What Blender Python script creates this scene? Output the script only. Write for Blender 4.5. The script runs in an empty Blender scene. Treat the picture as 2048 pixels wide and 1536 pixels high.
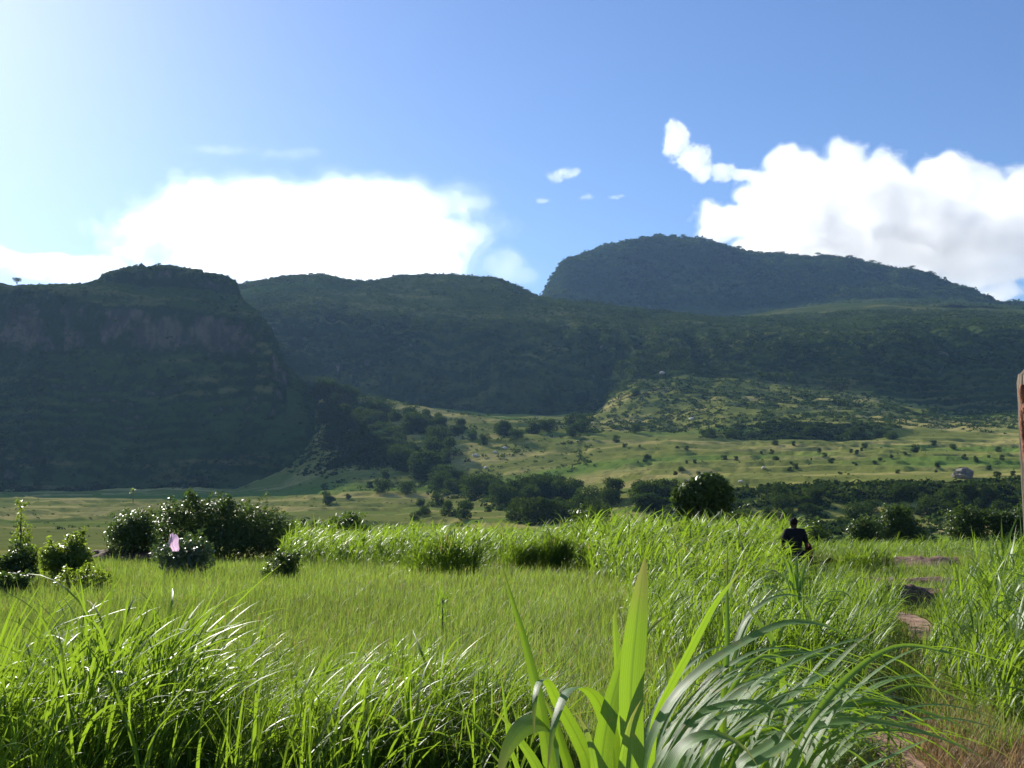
import bpy, math, random
import numpy as np
from mathutils import Vector, Matrix

R = math.radians
sc = bpy.context.scene
COL = sc.collection
F = 2000.0        # focal length of the photograph in its own pixels
YH = 990.0        # pixel row of the true horizon
ZC = 1.6          # eye height

# ------------------------------------------------------------------ camera
cam = bpy.data.cameras.new('camera'); camo = bpy.data.objects.new('camera', cam); COL.objects.link(camo)
camo.location = (0, 0, ZC); camo.rotation_euler = (R(90), 0, 0)
cam.sensor_width = 36; cam.lens = 36 * F / 2048; cam.shift_y = (YH - 768) / 2048
cam.clip_start = .05; cam.clip_end = 40000
sc.camera = camo
# ------------------------------------------------------------------ sky, sun, exposure
SUN_AZ, SUN_EL = 34, 28
w = bpy.data.worlds.new('World'); sc.world = w; w.use_nodes = True
nt = w.node_tree; bg = nt.nodes['Background']
sky = nt.nodes.new('ShaderNodeTexSky'); sky.sky_type = 'NISHITA'; sky.sun_disc = False
sky.sun_elevation = R(SUN_EL); sky.sun_rotation = R(-SUN_AZ)
sky.air_density = 1.0; sky.dust_density = .28; sky.ozone_density = 4.0
hs = nt.nodes.new('ShaderNodeHueSaturation'); hs.inputs['Saturation'].default_value = 1.1; hs.inputs['Hue'].default_value = .508
nt.links.new(sky.outputs[0], hs.inputs['Color']); nt.links.new(hs.outputs[0], bg.inputs[0])
bg.inputs[1].default_value = .07
sl = bpy.data.lights.new('sun', 'SUN'); sl.energy = 5; sl.angle = R(.5); sl.color = (1, .95, .85)
so = bpy.data.objects.new('sun', sl); COL.objects.link(so)
SD = Vector((-math.sin(R(SUN_AZ)) * math.cos(R(SUN_EL)), math.cos(R(SUN_AZ)) * math.cos(R(SUN_EL)), math.sin(R(SUN_EL))))
so.rotation_euler = SD.to_track_quat('Z', 'Y').to_euler()
vs = sc.view_settings; vs.view_transform = 'Standard'; vs.look = 'None'; vs.gamma = 1; vs.exposure = 1.0
cy = sc.cycles
cy.max_bounces = 10; cy.diffuse_bounces = 4; cy.glossy_bounces = 3; cy.transmission_bounces = 6
cy.volume_step_rate = 3; cy.volume_bounces = 8; cy.transparent_max_bounces = 8
cy.use_denoising = True

# ------------------------------------------------------------------ helpers
rng = np.random.default_rng(7)
rnd = random.Random(11)

def pt(px, py, Y):
    return np.array(((px - 1024) / F * Y, Y, ZC + (YH - py) / F * Y))

def _h(ix, iy, s):
    n = (ix.astype(np.int64) * 374761393 + iy.astype(np.int64) * 668265263 + s * 974634777) & 0xffffffff
    n = ((n ^ (n >> 13)) * 1274126177) & 0xffffffff
    n = ((n ^ (n >> 16)) * 2246822519) & 0xffffffff
    return ((n ^ (n >> 15)) & 0xffffff) / 16777215.0

def vnoise(x, y, s=0):
    x = np.asarray(x, float); y = np.asarray(y, float)
    ix = np.floor(x); iy = np.floor(y); fx = x - ix; fy = y - iy
    ix = ix.astype(np.int64); iy = iy.astype(np.int64)
    fx = fx * fx * fx * (fx * (fx * 6 - 15) + 10); fy = fy * fy * fy * (fy * (fy * 6 - 15) + 10)
    a = _h(ix, iy, s); b = _h(ix + 1, iy, s); c = _h(ix, iy + 1, s); d = _h(ix + 1, iy + 1, s)
    return (a + (b - a) * fx) * (1 - fy) + (c + (d - c) * fx) * fy

def fbm(x, y, s=0, o=4, g=.5):
    t = 0; a = 1; n = 0; f = 1.0
    for k in range(o):
        t = t + a * vnoise(np.asarray(x) * f + 17.3 * k, np.asarray(y) * f - 9.1 * k, s + k); n += a; a *= g; f *= 2.03
    return t / n - .5

def sstep(a, b, x):
    t = np.clip((x - a) / (b - a), 0, 1); return t * t * (3 - 2 * t)

def mesh_np(name, V, faces, mat, parent=None, smooth=False, attrs=None):
    """faces: list of (m,k) index arrays"""
    V = np.asarray(V, np.float32).reshape(-1, 3)
    me = bpy.data.meshes.new(name)
    if not isinstance(faces, (list, tuple)): faces = [faces]
    faces = [np.asarray(f, np.int32) for f in faces if len(f)]
    idx = np.concatenate([f.ravel() for f in faces]); cnt = np.concatenate([np.full(len(f), f.shape[1], np.int32) for f in faces])
    st = np.concatenate(([0], np.cumsum(cnt)[:-1])).astype(np.int32)
    me.vertices.add(len(V)); me.vertices.foreach_set('co', V.ravel())
    me.loops.add(len(idx)); me.loops.foreach_set('vertex_index', idx)
    me.polygons.add(len(cnt)); me.polygons.foreach_set('loop_start', st)
    try: me.polygons.foreach_set('loop_total', cnt)
    except Exception: pass
    if smooth: me.polygons.foreach_set('use_smooth', np.ones(len(cnt), bool))
    for k, v in (attrs or {}).items():
        a = me.attributes.new(k, 'FLOAT', 'POINT'); a.data.foreach_set('value', np.asarray(v, np.float32).ravel())
    me.update(calc_edges=True)
    me.materials.append(mat)
    ob = bpy.data.objects.new(name, me); COL.objects.link(ob)
    if parent is not None: ob.parent = parent
    return ob

def tag(o, label=None, cat=None, group=None, kind=None):
    if label: o['label'] = label
    if cat: o['category'] = cat
    if group: o['group'] = group
    if kind: o['kind'] = kind
    return o

def empty(name, loc, rz=0):
    o = bpy.data.objects.new(name, None); COL.objects.link(o); o.location = tuple(float(c) for c in loc); o.rotation_euler = (0, 0, rz)
    o.empty_display_size = .1
    return o

def copy_tree(o):
    c = o.copy(); COL.objects.link(c)
    for ch in [q for q in bpy.data.objects if q.parent == o]:
        k = ch.copy(); COL.objects.link(k); k.parent = c
    return c

class Buf:
    """collects vertices / faces / a tint per vertex for one mesh"""
    def __init__(s): s.v = []; s.f = []; s.a = {}; s.n = 0
    def add(s, V, Fs, **attrs):
        V = np.asarray(V, float).reshape(-1, 3)
        for f in (Fs if isinstance(Fs, (list, tuple)) else [Fs]): s.f.append(np.asarray(f) + s.n)
        s.v.append(V); s.n += len(V)
        for k, x in attrs.items(): s.a.setdefault(k, []).append(np.broadcast_to(np.asarray(x, float), (len(V),)))
    def build(s, name, mat, parent=None, smooth=False):
        g = {}
        for f in s.f: g.setdefault(f.shape[1], []).append(f)
        return mesh_np(name, np.concatenate(s.v), [np.concatenate(x) for x in g.values()], mat, parent, smooth,
                       {k: np.concatenate(x) for k, x in s.a.items()})

def tube(pts, rad, n=7):
    pts = np.asarray(pts, float); m = len(pts); rad = np.broadcast_to(np.asarray(rad, float), (m,))
    t = np.gradient(pts, axis=0); t /= np.linalg.norm(t, axis=1)[:, None] + 1e-9
    ref = np.array((0.31, .95, .05)); a = np.cross(t, ref); a /= np.linalg.norm(a, axis=1)[:, None] + 1e-9; b = np.cross(t, a)
    th = np.arange(n) / n * 2 * np.pi
    V = pts[:, None] + rad[:, None, None] * (np.cos(th)[None, :, None] * a[:, None] + np.sin(th)[None, :, None] * b[:, None])
    i = np.arange(m - 1)[:, None] * n; j = np.arange(n)[None]; k = (j + 1) % n
    Q = np.stack((i + j, i + k, i + n + k, i + n + j), -1).reshape(-1, 4)
    V = V.reshape(-1, 3)
    caps = np.array([np.arange(n)[::-1], (m - 1) * n + np.arange(n)])
    return V, [Q, caps]

# ------------------------------------------------------------------ materials
def new_mat(name):
    m = bpy.data.materials.new(name); m.use_nodes = True; t = m.node_tree; t.nodes.clear()
    o = t.nodes.new('ShaderNodeOutputMaterial')
    return m, t, o

def nd(t, typ, **kw):
    n = t.nodes.new(typ)
    for k, v in kw.items():
        if hasattr(n, k): setattr(n, k, v)
        else: n.inputs[k.replace('_', ' ')].default_value = v
    return n

def rgb(c): return (c[0], c[1], c[2], 1)

def mixc(t, fac, a, b, mode='MIX'):
    n = t.nodes.new('ShaderNodeMix'); n.data_type = 'RGBA'; n.blend_type = mode
    for s, x in ((n.inputs[0], fac), (n.inputs[6], a), (n.inputs[7], b)):
        if hasattr(x, 'node'): t.links.new(x, s)
        elif isinstance(x, (int, float)): s.default_value = x
        else: s.default_value = rgb(x)
    return n.outputs[2]

def math_(t, op, a, b=0.0, clamp=False):
    n = t.nodes.new('ShaderNodeMath'); n.operation = op; n.use_clamp = clamp
    for j, x in enumerate((a, b)):
        if hasattr(x, 'node'): t.links.new(x, n.inputs[j])
        else: n.inputs[j].default_value = x
    return n.outputs[0]

def mapr(t, x, a, b, c=0.0, d=1.0):
    n = t.nodes.new('ShaderNodeMapRange'); n.interpolation_type = 'SMOOTHSTEP'
    t.links.new(x, n.inputs[0])
    for i, q in zip((1, 2, 3, 4), (a, b, c, d)): n.inputs[i].default_value = q
    return n.outputs[0]

def noise_(t, scale, detail=4, rough=.55, stretch=None):
    g = t.nodes.new('ShaderNodeNewGeometry'); v = g.outputs['Position']
    if stretch:
        mp = t.nodes.new('ShaderNodeMapping'); mp.inputs['Scale'].default_value = stretch; t.links.new(v, mp.inputs[0]); v = mp.outputs[0]
    n = nd(t, 'ShaderNodeTexNoise', Scale=scale, Detail=detail, Roughness=rough); t.links.new(v, n.inputs['Vector'])
    return n.outputs[0]

def leaf_mat(name, dark, light, glow, trans=.4, rough=.38, spec=.5, tip=None, island=False, veins=0):
    """leaf: diffuse + sheen on top, light shining through from behind"""
    m, t, o = new_mat(name)
    if island:
        x = t.nodes.new('ShaderNodeNewGeometry').outputs['Random Per Island']
    else:
        x = nd(t, 'ShaderNodeAttribute', attribute_name='tint').outputs['Fac']
    c = mixc(t, x, dark, light); g = mixc(t, x, tuple(k * .7 for k in glow), glow)
    if tip:
        dry = nd(t, 'ShaderNodeAttribute', attribute_name='dry').outputs['Fac']
        c = mixc(t, dry, c, tip); g = mixc(t, dry, g, tuple(k * 1.2 for k in tip))
    if spec > 0:
        p = nd(t, 'ShaderNodeBsdfPrincipled', Roughness=rough); p.inputs['Specular IOR Level'].default_value = spec
    else:
        p = nd(t, 'ShaderNodeBsdfDiffuse')
    if veins:
        ac = nd(t, 'ShaderNodeAttribute', attribute_name='across').outputs['Fac']
        s = math_(t, 'SINE', math_(t, 'MULTIPLY', ac, veins)); s = math_(t, 'MULTIPLY_ADD', s, .5); 
        s.node.inputs[2].default_value = .5
        mid = mapr(t, math_(t, 'ABSOLUTE', ac), .02, .16, 1.0, 0.0)
        c = mixc(t, math_(t, 'MULTIPLY', s, .35), c, tuple(k * .62 for k in dark))
        c = mixc(t, math_(t, 'MULTIPLY', mid, .6), c, tuple(min(1, k * 1.9) for k in light))
        g = mixc(t, math_(t, 'MULTIPLY', s, .3), g, tuple(k * .55 for k in glow))
        g = mixc(t, math_(t, 'MULTIPLY', mid, .8), g, tuple(k * .45 for k in glow))
        bl = noise_(t, 38, 3); c = mixc(t, mapr(t, bl, .58, .68, 0, .65), c, (.25, .2, .06))
        bmp = nd(t, 'ShaderNodeBump', Strength=.35, Distance=.002); t.links.new(s, bmp.inputs['Height']); t.links.new(bmp.outputs[0], p.inputs['Normal'])
    t.links.new(c, p.inputs[0])
    tr = nd(t, 'ShaderNodeBsdfTranslucent'); t.links.new(g, tr.inputs[0])
    mx = nd(t, 'ShaderNodeMixShader'); mx.inputs[0].default_value = trans
    t.links.new(p.outputs[0], mx.inputs[1]); t.links.new(tr.outputs[0], mx.inputs[2]); t.links.new(mx.outputs[0], o.inputs[0])
    return m

def surf_mat(name, c1, c2, scale=6, rough=.85, c3=None, bump=.3, stretch=None, spec=.3):
    m, t, o = new_mat(name)
    n = noise_(t, scale, 6, .6, stretch); c = mixc(t, mapr(t, n, .35, .65), c1, c2)
    if c3: c = mixc(t, mapr(t, noise_(t, scale * 3.1, 4, .6, stretch), .52, .68), c, c3)
    p = nd(t, 'ShaderNodeBsdfPrincipled', Roughness=rough); p.inputs['Specular IOR Level'].default_value = spec
    t.links.new(c, p.inputs['Base Color'])
    b = nd(t, 'ShaderNodeBump', Strength=bump, Distance=.1); t.links.new(n, b.inputs['Height']); t.links.new(b.outputs[0], p.inputs['Normal'])
    t.links.new(p.outputs[0], o.inputs[0])
    return m

def land_mat(name, grass, straw, lush, scrub, rock, rock2, nsc, str_x=.25, steep=(.80, .62), straw_amt=.5, bump=1.0, rk=(.29, .42)):
    """hill country: grass on the flats, scrub on banks, bare rock where it is steepest"""
    m, t, o = new_mat(name)
    ge = t.nodes.new('ShaderNodeNewGeometry'); sp = t.nodes.new('ShaderNodeSeparateXYZ'); t.links.new(ge.outputs['Normal'], sp.inputs[0])
    a = noise_(t, nsc, 5, .6, (str_x, 1, 1)); b = noise_(t, nsc * .37, 3, .5, (str_x, 1, 1)); f = noise_(t, nsc * 9, 4, .65)
    c = mixc(t, mapr(t, a, .5 - .1 * straw_amt + .02, .62), grass, straw)
    c = mixc(t, mapr(t, b, .5, .64), c, lush)
    c = mixc(t, mapr(t, f, .4, .75, 0, .45), c, tuple(k * .5 for k in grass))
    z = math_(t, 'ADD', sp.outputs['Z'], math_(t, 'MULTIPLY', math_(t, 'SUBTRACT', f, .5), .35))
    c = mixc(t, mapr(t, z, steep[1], steep[0], 1, 0), c, mixc(t, f, scrub, tuple(k * 2.2 for k in scrub)))
    r = mixc(t, mapr(t, noise_(t, nsc * 3, 5, .6, (1, 1, .3)), .4, .62), rock, rock2)
    c = mixc(t, math_(t, 'MULTIPLY', mapr(t, z, rk[0], rk[1], 1, 0), mapr(t, noise_(t, nsc * .8, 4, .6, (1, 1, .5)), .47, .58)), c, r)
    p = nd(t, 'ShaderNodeBsdfDiffuse', Roughness=.6)
    t.links.new(c, p.inputs['Color'])
    bm_ = nd(t, 'ShaderNodeBump', Strength=.6, Distance=bump); t.links.new(f, bm_.inputs['Height']); t.links.new(bm_.outputs[0], p.inputs['Normal'])
    t.links.new(p.outputs[0], o.inputs[0])
    return m

M = {}
M['land'] = land_mat('land', (.215, .23, .055), (.46, .38, .13), (.165, .24, .045), (.03, .052, .018), (.10, .085, .07), (.19, .16, .125), .035)
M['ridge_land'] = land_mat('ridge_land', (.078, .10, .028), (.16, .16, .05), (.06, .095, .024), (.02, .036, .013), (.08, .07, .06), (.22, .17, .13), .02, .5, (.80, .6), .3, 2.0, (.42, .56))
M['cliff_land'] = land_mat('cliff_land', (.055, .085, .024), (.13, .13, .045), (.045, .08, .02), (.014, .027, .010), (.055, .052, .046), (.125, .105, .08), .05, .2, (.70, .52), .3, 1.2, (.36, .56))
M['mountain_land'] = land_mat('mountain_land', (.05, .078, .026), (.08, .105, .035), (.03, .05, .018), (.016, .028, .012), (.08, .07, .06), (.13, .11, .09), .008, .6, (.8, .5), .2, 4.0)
M['scrub'] = leaf_mat('scrub', (.018, .038, .012), (.06, .09, .024), (.08, .13, .02), .22, .7, 0)
M['tree_leaf'] = leaf_mat('tree_leaf', (.018, .036, .010), (.055, .085, .02), (.09, .15, .02), .25, .6, 0)
M['bush_leaf'] = leaf_mat('bush_leaf', (.016, .036, .010), (.055, .09, .018), (.12, .21, .02), .32, .42, .2)
M['shiny_leaf'] = leaf_mat('shiny_leaf', (.03, .055, .02), (.08, .12, .04), (.12, .21, .02), .28, .36, .75)
M['light_leaf'] = leaf_mat('light_leaf', (.04, .08, .012), (.095, .15, .022), (.30, .42, .025), .52, .4, .35)
M['grass'] = leaf_mat('grass', (.045, .09, .016), (.10, .175, .024), (.30, .46, .025), .46, .44, .25, (.24, .18, .07))
M['meadow'] = leaf_mat('meadow', (.07, .115, .022), (.14, .20, .04), (.29, .42, .045), .44, .55, .3, (.24, .15, .07))
M['hero'] = leaf_mat('hero', (.07, .15, .045), (.11, .205, .06), (.32, .52, .02), .42, .47, .5, (.24, .18, .07), veins=34)
M['bark'] = surf_mat('bark', (.05, .038, .028), (.11, .085, .06), 7, .9)
M['stem'] = surf_mat('stem', (.07, .11, .03), (.12, .15, .05), 20, .6)
M['soil'] = surf_mat('soil', (.23, .13, .08), (.32, .20, .13), 2.2, .95, (.14, .08, .05))
M['dark_soil'] = surf_mat('dark_soil', (.09, .052, .034), (.17, .10, .065), 5, .95, (.06, .038, .026), .8)
M['rock'] = surf_mat('rock', (.10, .09, .08), (.2, .18, .155), .4, .9, (.05, .048, .045), .8)
M['pale_rock'] = surf_mat('pale_rock', (.42, .40, .37), (.55, .53, .5), .6, .9, None, .4)

# ------------------------------------------------------------------ the lie of the land
NEAR = [(60, -1.65), (90, -3.4), (130, -6.2), (170, -8.3), (205, -8.9)]   # depth, height
def col(ys, near=NEAR):
    p = [(Y, z) for Y, z in near] + [(Y, ZC + (YH - y) / F * Y) for Y, y in ys]
    return np.array(p)
TAB = {
 -1400: col([(250,1062),(300,1042),(400,1015),(500,996),(600,985),(700,965),(850,930),(900,800),(1010,640),(1250,600),(1500,615)]),
 300: col([(250,1062),(300,1042),(400,1015),(500,996),(600,985),(700,965),(850,930),(900,800),(1010,640),(1250,598),(1500,615)]),
 470: col([(250,1062),(300,1042),(400,1015),(500,996),(600,984),(700,960),(850,920),(900,800),(955,700),(975,688),(992,686),(1012,640),(1110,600),(1250,574),(1400,600),(1500,625)]),
 560: col([(250,1062),(300,1042),(400,1014),(500,995),(560,984),(620,960),(700,900),(740,860),(850,880),(905,800),(955,700),(975,688),(992,686),(1014,635),(1110,590),(1250,555),(1400,590),(1500,620)]),
 640: col([(250,1062),(300,1042),(400,1012),(500,988),(560,962),(600,930),(650,880),(700,815),(735,770),(780,790),(860,812),(910,800),(960,703),(975,690),(990,688),(1015,640),(1110,595),(1250,546),(1400,590),(1500,620)]),
 700: col([(250,1062),(300,1042),(400,1010),(500,982),(545,950),(600,908),(650,862),(700,815),(735,783),(780,800),(870,812),(915,806),(1012,648),(1115,605),(1250,561),(1400,600),(1500,620)]),
 800: col([(250,1062),(300,1042),(400,1008),(480,985),(520,960),(560,930),(600,893),(650,853),(700,818),(735,803),(790,814),(880,814),(915,808),(1010,654),(1130,602),(1300,549),(1450,590),(1500,610)]),
 900: col([(250,1062),(300,1041),(400,1007),(470,985),(510,960),(560,928),(600,893),(650,856),(690,828),(720,822),(780,830),(870,822),(910,816),(1008,660),(1130,604),(1300,548),(1450,590),(1500,610)]),
 1000: col([(250,1060),(300,1038),(350,1022),(400,1005),(450,985),(500,958),(550,925),(600,885),(650,850),(690,832),(740,838),(850,834),(905,820),(1005,668),(1130,606),(1300,557),(1450,600),(1500,615)]),
 1090: col([(250,1060),(300,1036),(350,1018),(400,998),(450,972),(500,944),(550,914),(600,882),(650,853),(690,836),(740,840),(850,834),(905,822),(1005,672),(1140,620),(1280,596),(1450,625),(1500,630)]),
 1190: col([(250,1055),(300,1030),(350,1010),(400,985),(450,955),(500,925),(550,900),(600,880),(650,866),(700,854),(750,848),(850,834),(900,815),(985,690),(1030,665),(1140,628),(1260,605),(1450,632),(1500,635)]),
 1270: col([(230,1065),(270,1040),(310,1010),(350,985),(400,962),(450,938),(500,914),(550,893),(600,877),(650,866),(700,855),(760,838),(830,795),(890,740),(960,700),(1020,676),(1140,636),(1240,615),(1450,636),(1500,636)]),
 1350: col([(230,1065),(270,1040),(300,1003),(312,985),(350,966),(400,946),(450,925),(500,905),(550,889),(600,876),(680,862),(740,842),(800,800),(850,762),(900,728),(950,703),(1010,680),(1120,646),(1230,628),(1450,640),(1500,636)]),
 1450: col([(230,1066),(270,1040),(294,1010),(304,980),(350,962),(400,942),(450,921),(500,904),(550,890),(600,879),(628,874),(645,858),(700,835),(760,805),(820,780),(880,752),(930,720),(970,692),(1100,652),(1230,636),(1450,640),(1500,634)]),
 1600: col([(230,1066),(270,1042),(288,1012),(298,976),(350,958),(400,938),(450,918),(500,903),(550,890),(600,880),(622,876),(638,850),(700,832),(760,810),(820,788),(870,768),(905,740),(950,690),(1000,665),(1100,650),(1220,638),(1400,622),(1500,618)]),
 1750: col([(230,1066),(270,1042),(286,1011),(296,975),(350,957),(400,937),(450,918),(500,903),(550,891),(600,880),(625,877),(640,852),(700,836),(760,818),(820,802),(865,790),(900,735),(950,680),(985,660),(1100,648),(1200,637),(1400,612),(1500,606)]),
 1900: col([(230,1066),(270,1042),(284,1011),(296,973),(350,956),(400,937),(450,919),(500,904),(550,893),(600,881),(650,866),(700,850),(760,836),(820,828),(868,824),(900,770),(960,690),(990,657),(1100,646),(1200,634),(1400,614),(1500,608)]),
 2048: col([(230,1066),(270,1042),(284,1008),(296,968),(350,953),(400,937),(450,919),(500,904),(550,893),(600,881),(650,866),(700,852),(760,840),(820,831),(868,827),(900,775),(965,692),(992,657),(1100,648),(1200,640),(1400,625),(1500,620)]),
 3400: col([(230,1066),(270,1042),(284,1008),(296,968),(350,953),(400,937),(450,919),(500,904),(550,893),(600,881),(650,866),(700,852),(760,840),(820,831),(868,827),(900,775),(965,692),(992,657),(1100,648),(1200,640),(1400,640),(1500,640)]),
}
HILL = {   # the flat-topped hill on the left: foot, rim, ledge, rocky cap
 -1400: [(600,992),(640,975),(714,682),(725,598),(742,574),(790,572),(830,572),(900,600)],
 0: [(600,992),(640,975),(714,692),(725,608),(736,576),(780,571),(830,571),(900,600)],
 100: [(600,992),(640,975),(714,694),(725,610),(736,576),(780,571),(830,571),(900,600)],
 175: [(600,992),(640,975),(714,694),(725,610),(736,578),(783,570),(790,566),(830,566),(900,600)],
 215: [(600,992),(640,975),(714,696),(725,612),(736,584),(783,572),(790,550),(798,545),(830,545),(900,600)],
 270: [(600,992),(640,974),(714,698),(725,614),(736,590),(783,575),(787,543),(794,530),(830,530),(900,590)],
 340: [(600,992),(640,974),(714,700),(725,616),(736,593),(783,577),(787,542),(794,531),(830,532),(900,590)],
 400: [(600,992),(640,973),(714,706),(725,622),(736,600),(783,582),(787,548),(792,539),(830,542),(900,590)],
 445: [(600,992),(640,972),(714,716),(725,632),(736,607),(780,590),(786,556),(791,547),(830,556),(900,600)],
 472: [(600,992),(640,971),(714,722),(725,638),(736,611),(780,593),(786,563),(790,555),(830,572),(900,610)],
 484: [(600,992),(640,970),(714,727),(725,643),(736,614),(778,603),(787,598),(796,598),(830,600),(900,640)],
 515: [(600,991),(640,968),(726,655),(735,620),(778,625),(830,640),(900,700)],
 545: [(600,990),(640,964),(722,695),(732,655),(778,680),(900,760)],
 575: [(590,990),(630,962),(715,780),(728,735),(760,745),(900,830)],
 610: [(580,990),(620,960),(700,818),(722,768),(760,790),(900,860)],
 650: [(570,990),(620,955),(700,845),(722,780),(760,808),(900,880)],
 700: [(560,992),(610,960),(700,870),(735,840),(760,850),(900,900)],
 760: [(560,1000),(620,990),(735,960),(900,950)],
 1000: [(560,1100),(900,1100)],
}
MOUNT = {
 -1400: [(1450,700),(2600,700)], 900: [(1450,680),(1700,660),(2000,640),(2600,640)],
 1060: [(1450,650),(1700,640),(1950,620),(2100,625),(2600,640)],
 1088: [(1450,645),(1700,632),(1960,588),(2100,600),(2600,640)],
 1112: [(1450,645),(1700,630),(1900,590),(1990,545),(2100,548),(2600,620)],
 1128: [(1450,645),(1700,630),(1880,590),(1985,528),(2100,530),(2600,610)],
 1200: [(1450,648),(1700,632),(1850,600),(2040,500),(2150,497),(2600,600)],
 1310: [(1450,655),(1700,640),(1840,605),(2080,480),(2180,473),(2600,580)],
 1400: [(1450,655),(1700,640),(1840,606),(2090,488),(2190,480),(2600,580)],
 1500: [(1450,650),(1700,635),(1830,608),(2080,512),(2180,505),(2600,600)],
 1600: [(1450,635),(1700,622),(1830,600),(2060,518),(2170,510),(2600,600)],
 1700: [(1450,618),(1650,606),(1800,600),(2050,525),(2160,518),(2600,600)],
 1800: [(1450,612),(1650,603),(1800,598),(2040,546),(2150,540),(2600,610)],
 1900: [(1450,612),(1650,605),(1800,600),(2020,576),(2130,570),(2600,620)],
 1985: [(1450,616),(1650,610),(1800,608),(2000,606),(2600,640)],
 2100: [(1450,620),(1650,616),(1800,618),(2000,620),(2600,660)],
 3400: [(1450,640),(2600,680)],
}
YG = np.arange(40, 2700.1, 2.5); PG = np.arange(-1400, 3401, 5.0)
def bake(T, is_z, sm=True):
    ks = sorted(T); rows = []
    for k in ks:
        p = np.array(T[k], float)
        if not is_z: p = np.stack((p[:, 0], ZC + (YH - p[:, 1]) / F * p[:, 0]), 1)
        rows.append(np.interp(YG, p[:, 0], p[:, 1]))
    A = np.array(rows); G = np.stack([np.interp(PG, ks, A[:, i]) for i in range(len(YG))], 1)
    k = np.array((1, 4, 6, 4, 1.)); k /= k.sum()
    if not sm: k = np.array((0, 1, 2, 1, 0)) / 4.
    for _ in range(1 if sm else 0): G = np.apply_along_axis(lambda r: np.convolve(np.pad(r, 2, 'edge'), k, 'valid'), 0, G)
    for _ in range(1): G = np.apply_along_axis(lambda r: np.convolve(np.pad(r, 2, 'edge'), k, 'valid'), 1, G)
    return G
GT, GH, GM = bake(TAB, True), bake(HILL, False, False), bake(MOUNT, False)
def look(G, x, y):
    y = np.maximum(y, 41); px = 1024 + F * x / y
    a = np.clip((px - PG[0]) / 5.0, 0, len(PG) - 1.001); b = np.clip((y - YG[0]) / 2.5, 0, len(YG) - 1.001)
    i = a.astype(int); j = b.astype(int); fa = a - i; fb = b - j
    return (G[i, j] * (1 - fb) + G[i, j + 1] * fb) * (1 - fa) + (G[i + 1, j] * (1 - fb) + G[i + 1, j + 1] * fb) * fa
def terrace(x, y, z, per, sharp, seed, warp=1.2, fs=.12):
    wv = fbm(x / 60, y / 60, seed, 3) * per * 2 * warp
    k = (z + wv) / per; fl = np.floor(k); f = k - fl
    h = np.where(f < sharp, f * fs, fs * sharp + (f - sharp) / (1 - sharp) * (1 - fs * sharp))
    return per * (fl + h) - wv

def ground_z(x, y, step=False):
    x = np.asarray(x, float); y = np.asarray(y, float)
    near = -.0275 * np.clip(y, -20, 200) + .10 * fbm(x / 4, y / 4, 3, 3) + .35 * fbm(x / 19, y / 19, 5, 2) * sstep(8, 25, y)
    far = look(GT, x, y)
    px = 1024 + F * x / np.maximum(y, 1)
    amp = sstep(150, 400, y)
    far = far + fbm(x / 40, y / 40, 21, 4) * 5.0 * amp + fbm(x / 12, y / 12, 25, 3) * 1.6 * amp + fbm(x / 160, y / 160, 31, 3) * 10 * sstep(880, 1000, y)
    ter = sstep(640, 720, y) * sstep(1180, 1280, px) * (1 - sstep(985, 1060, y))
    ter = np.maximum(ter, .85 * sstep(480, 540, y) * (1 - sstep(760, 800, y)) * sstep(690, 760, px) * (1 - sstep(1150, 1220, px)))
    if step: return np.where(ter > .3, ((far + fbm(x / 60, y / 60, 41, 3) * 8.0 * 2 * 1.8) / 8.0) % 1.0, -1.0)
    far = far * (1 - ter) + ter * terrace(x, y, far, 8.0, .6, 41, 1.8, .55)
    pl = sstep(285, 330, y) * (1 - sstep(580, 640, y)) * sstep(1000, 1300, px)
    far = far * (1 - .7 * pl) + .7 * pl * terrace(x, y, far, 3.2, .8, 43)
    lp = sstep(240, 300, y) * (1 - sstep(520, 600, y)) * (1 - sstep(900, 1100, px))
    far = far * (1 - .7 * lp) + .7 * lp * terrace(x, y, far, 2.2, .82, 44)
    rd = sstep(890, 930, y) * (1 - sstep(1030, 1100, y))
    far = far + 9 * fbm(x / 22, y / 40, 47, 3) * sstep(690, 760, y) * (1 - sstep(950, 1000, y)) * sstep(1150, 1200, px) * (1 - sstep(1380, 1480, px)); far = far + rd * (np.abs(fbm(x / 26, y / 90, 51, 4)) * -24 + 4)
    far = far * (1 - .2 * rd) + .2 * rd * terrace(x, y, far, 22, .6, 45, 1.5)
    b = sstep(55, 85, y)
    return near * (1 - b) + far * b
def hill_z(x, y):
    z = look(GH, x, y)
    face = sstep(620, 650, y) * (1 - sstep(722, 735, y))
    z = z + (fbm(x / 30, y / 30, 61, 5, .6) * 9 + np.abs(fbm(x / 14, y / 60, 62, 3)) * -9 + 2) * face
    ta = face * (.05 + .26 * sstep(-.05, .2, fbm(x / 45, y / 45 + z / 30, 67, 3)))
    z = z * (1 - ta) + ta * terrace(x, y, z, 8, .55, 63, 1.8, .3)
    cap = sstep(725, 738, y)
    z = z - np.abs(fbm(x / 5, y / 16, 68, 3)) * 12 * sstep(784, 789, y) * (z > 0) + fbm(x / 9, y / 9, 64, 4) * 4.5 * cap + fbm(x / 25, y / 25, 66, 3) * 2.5 * cap
    up = sstep(100, 120, z) * (1 - sstep(733, 745, y))
    return z - up * np.abs(fbm(x / 5, y / 50, 65, 3)) * 9
def mount_z(x, y):
    z = look(GM, x, y)
    f = sstep(1780, 1900, y)
    return z + f * (fbm(x / 120, y / 200, 71, 4) * 40 - np.abs(fbm(x / 70, y / 240, 72, 3)) * 36 + 8) * (1 - .75 * sstep(1990, 2080, y)) + fbm(x / 40, y / 40, 73, 3) * 9

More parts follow.
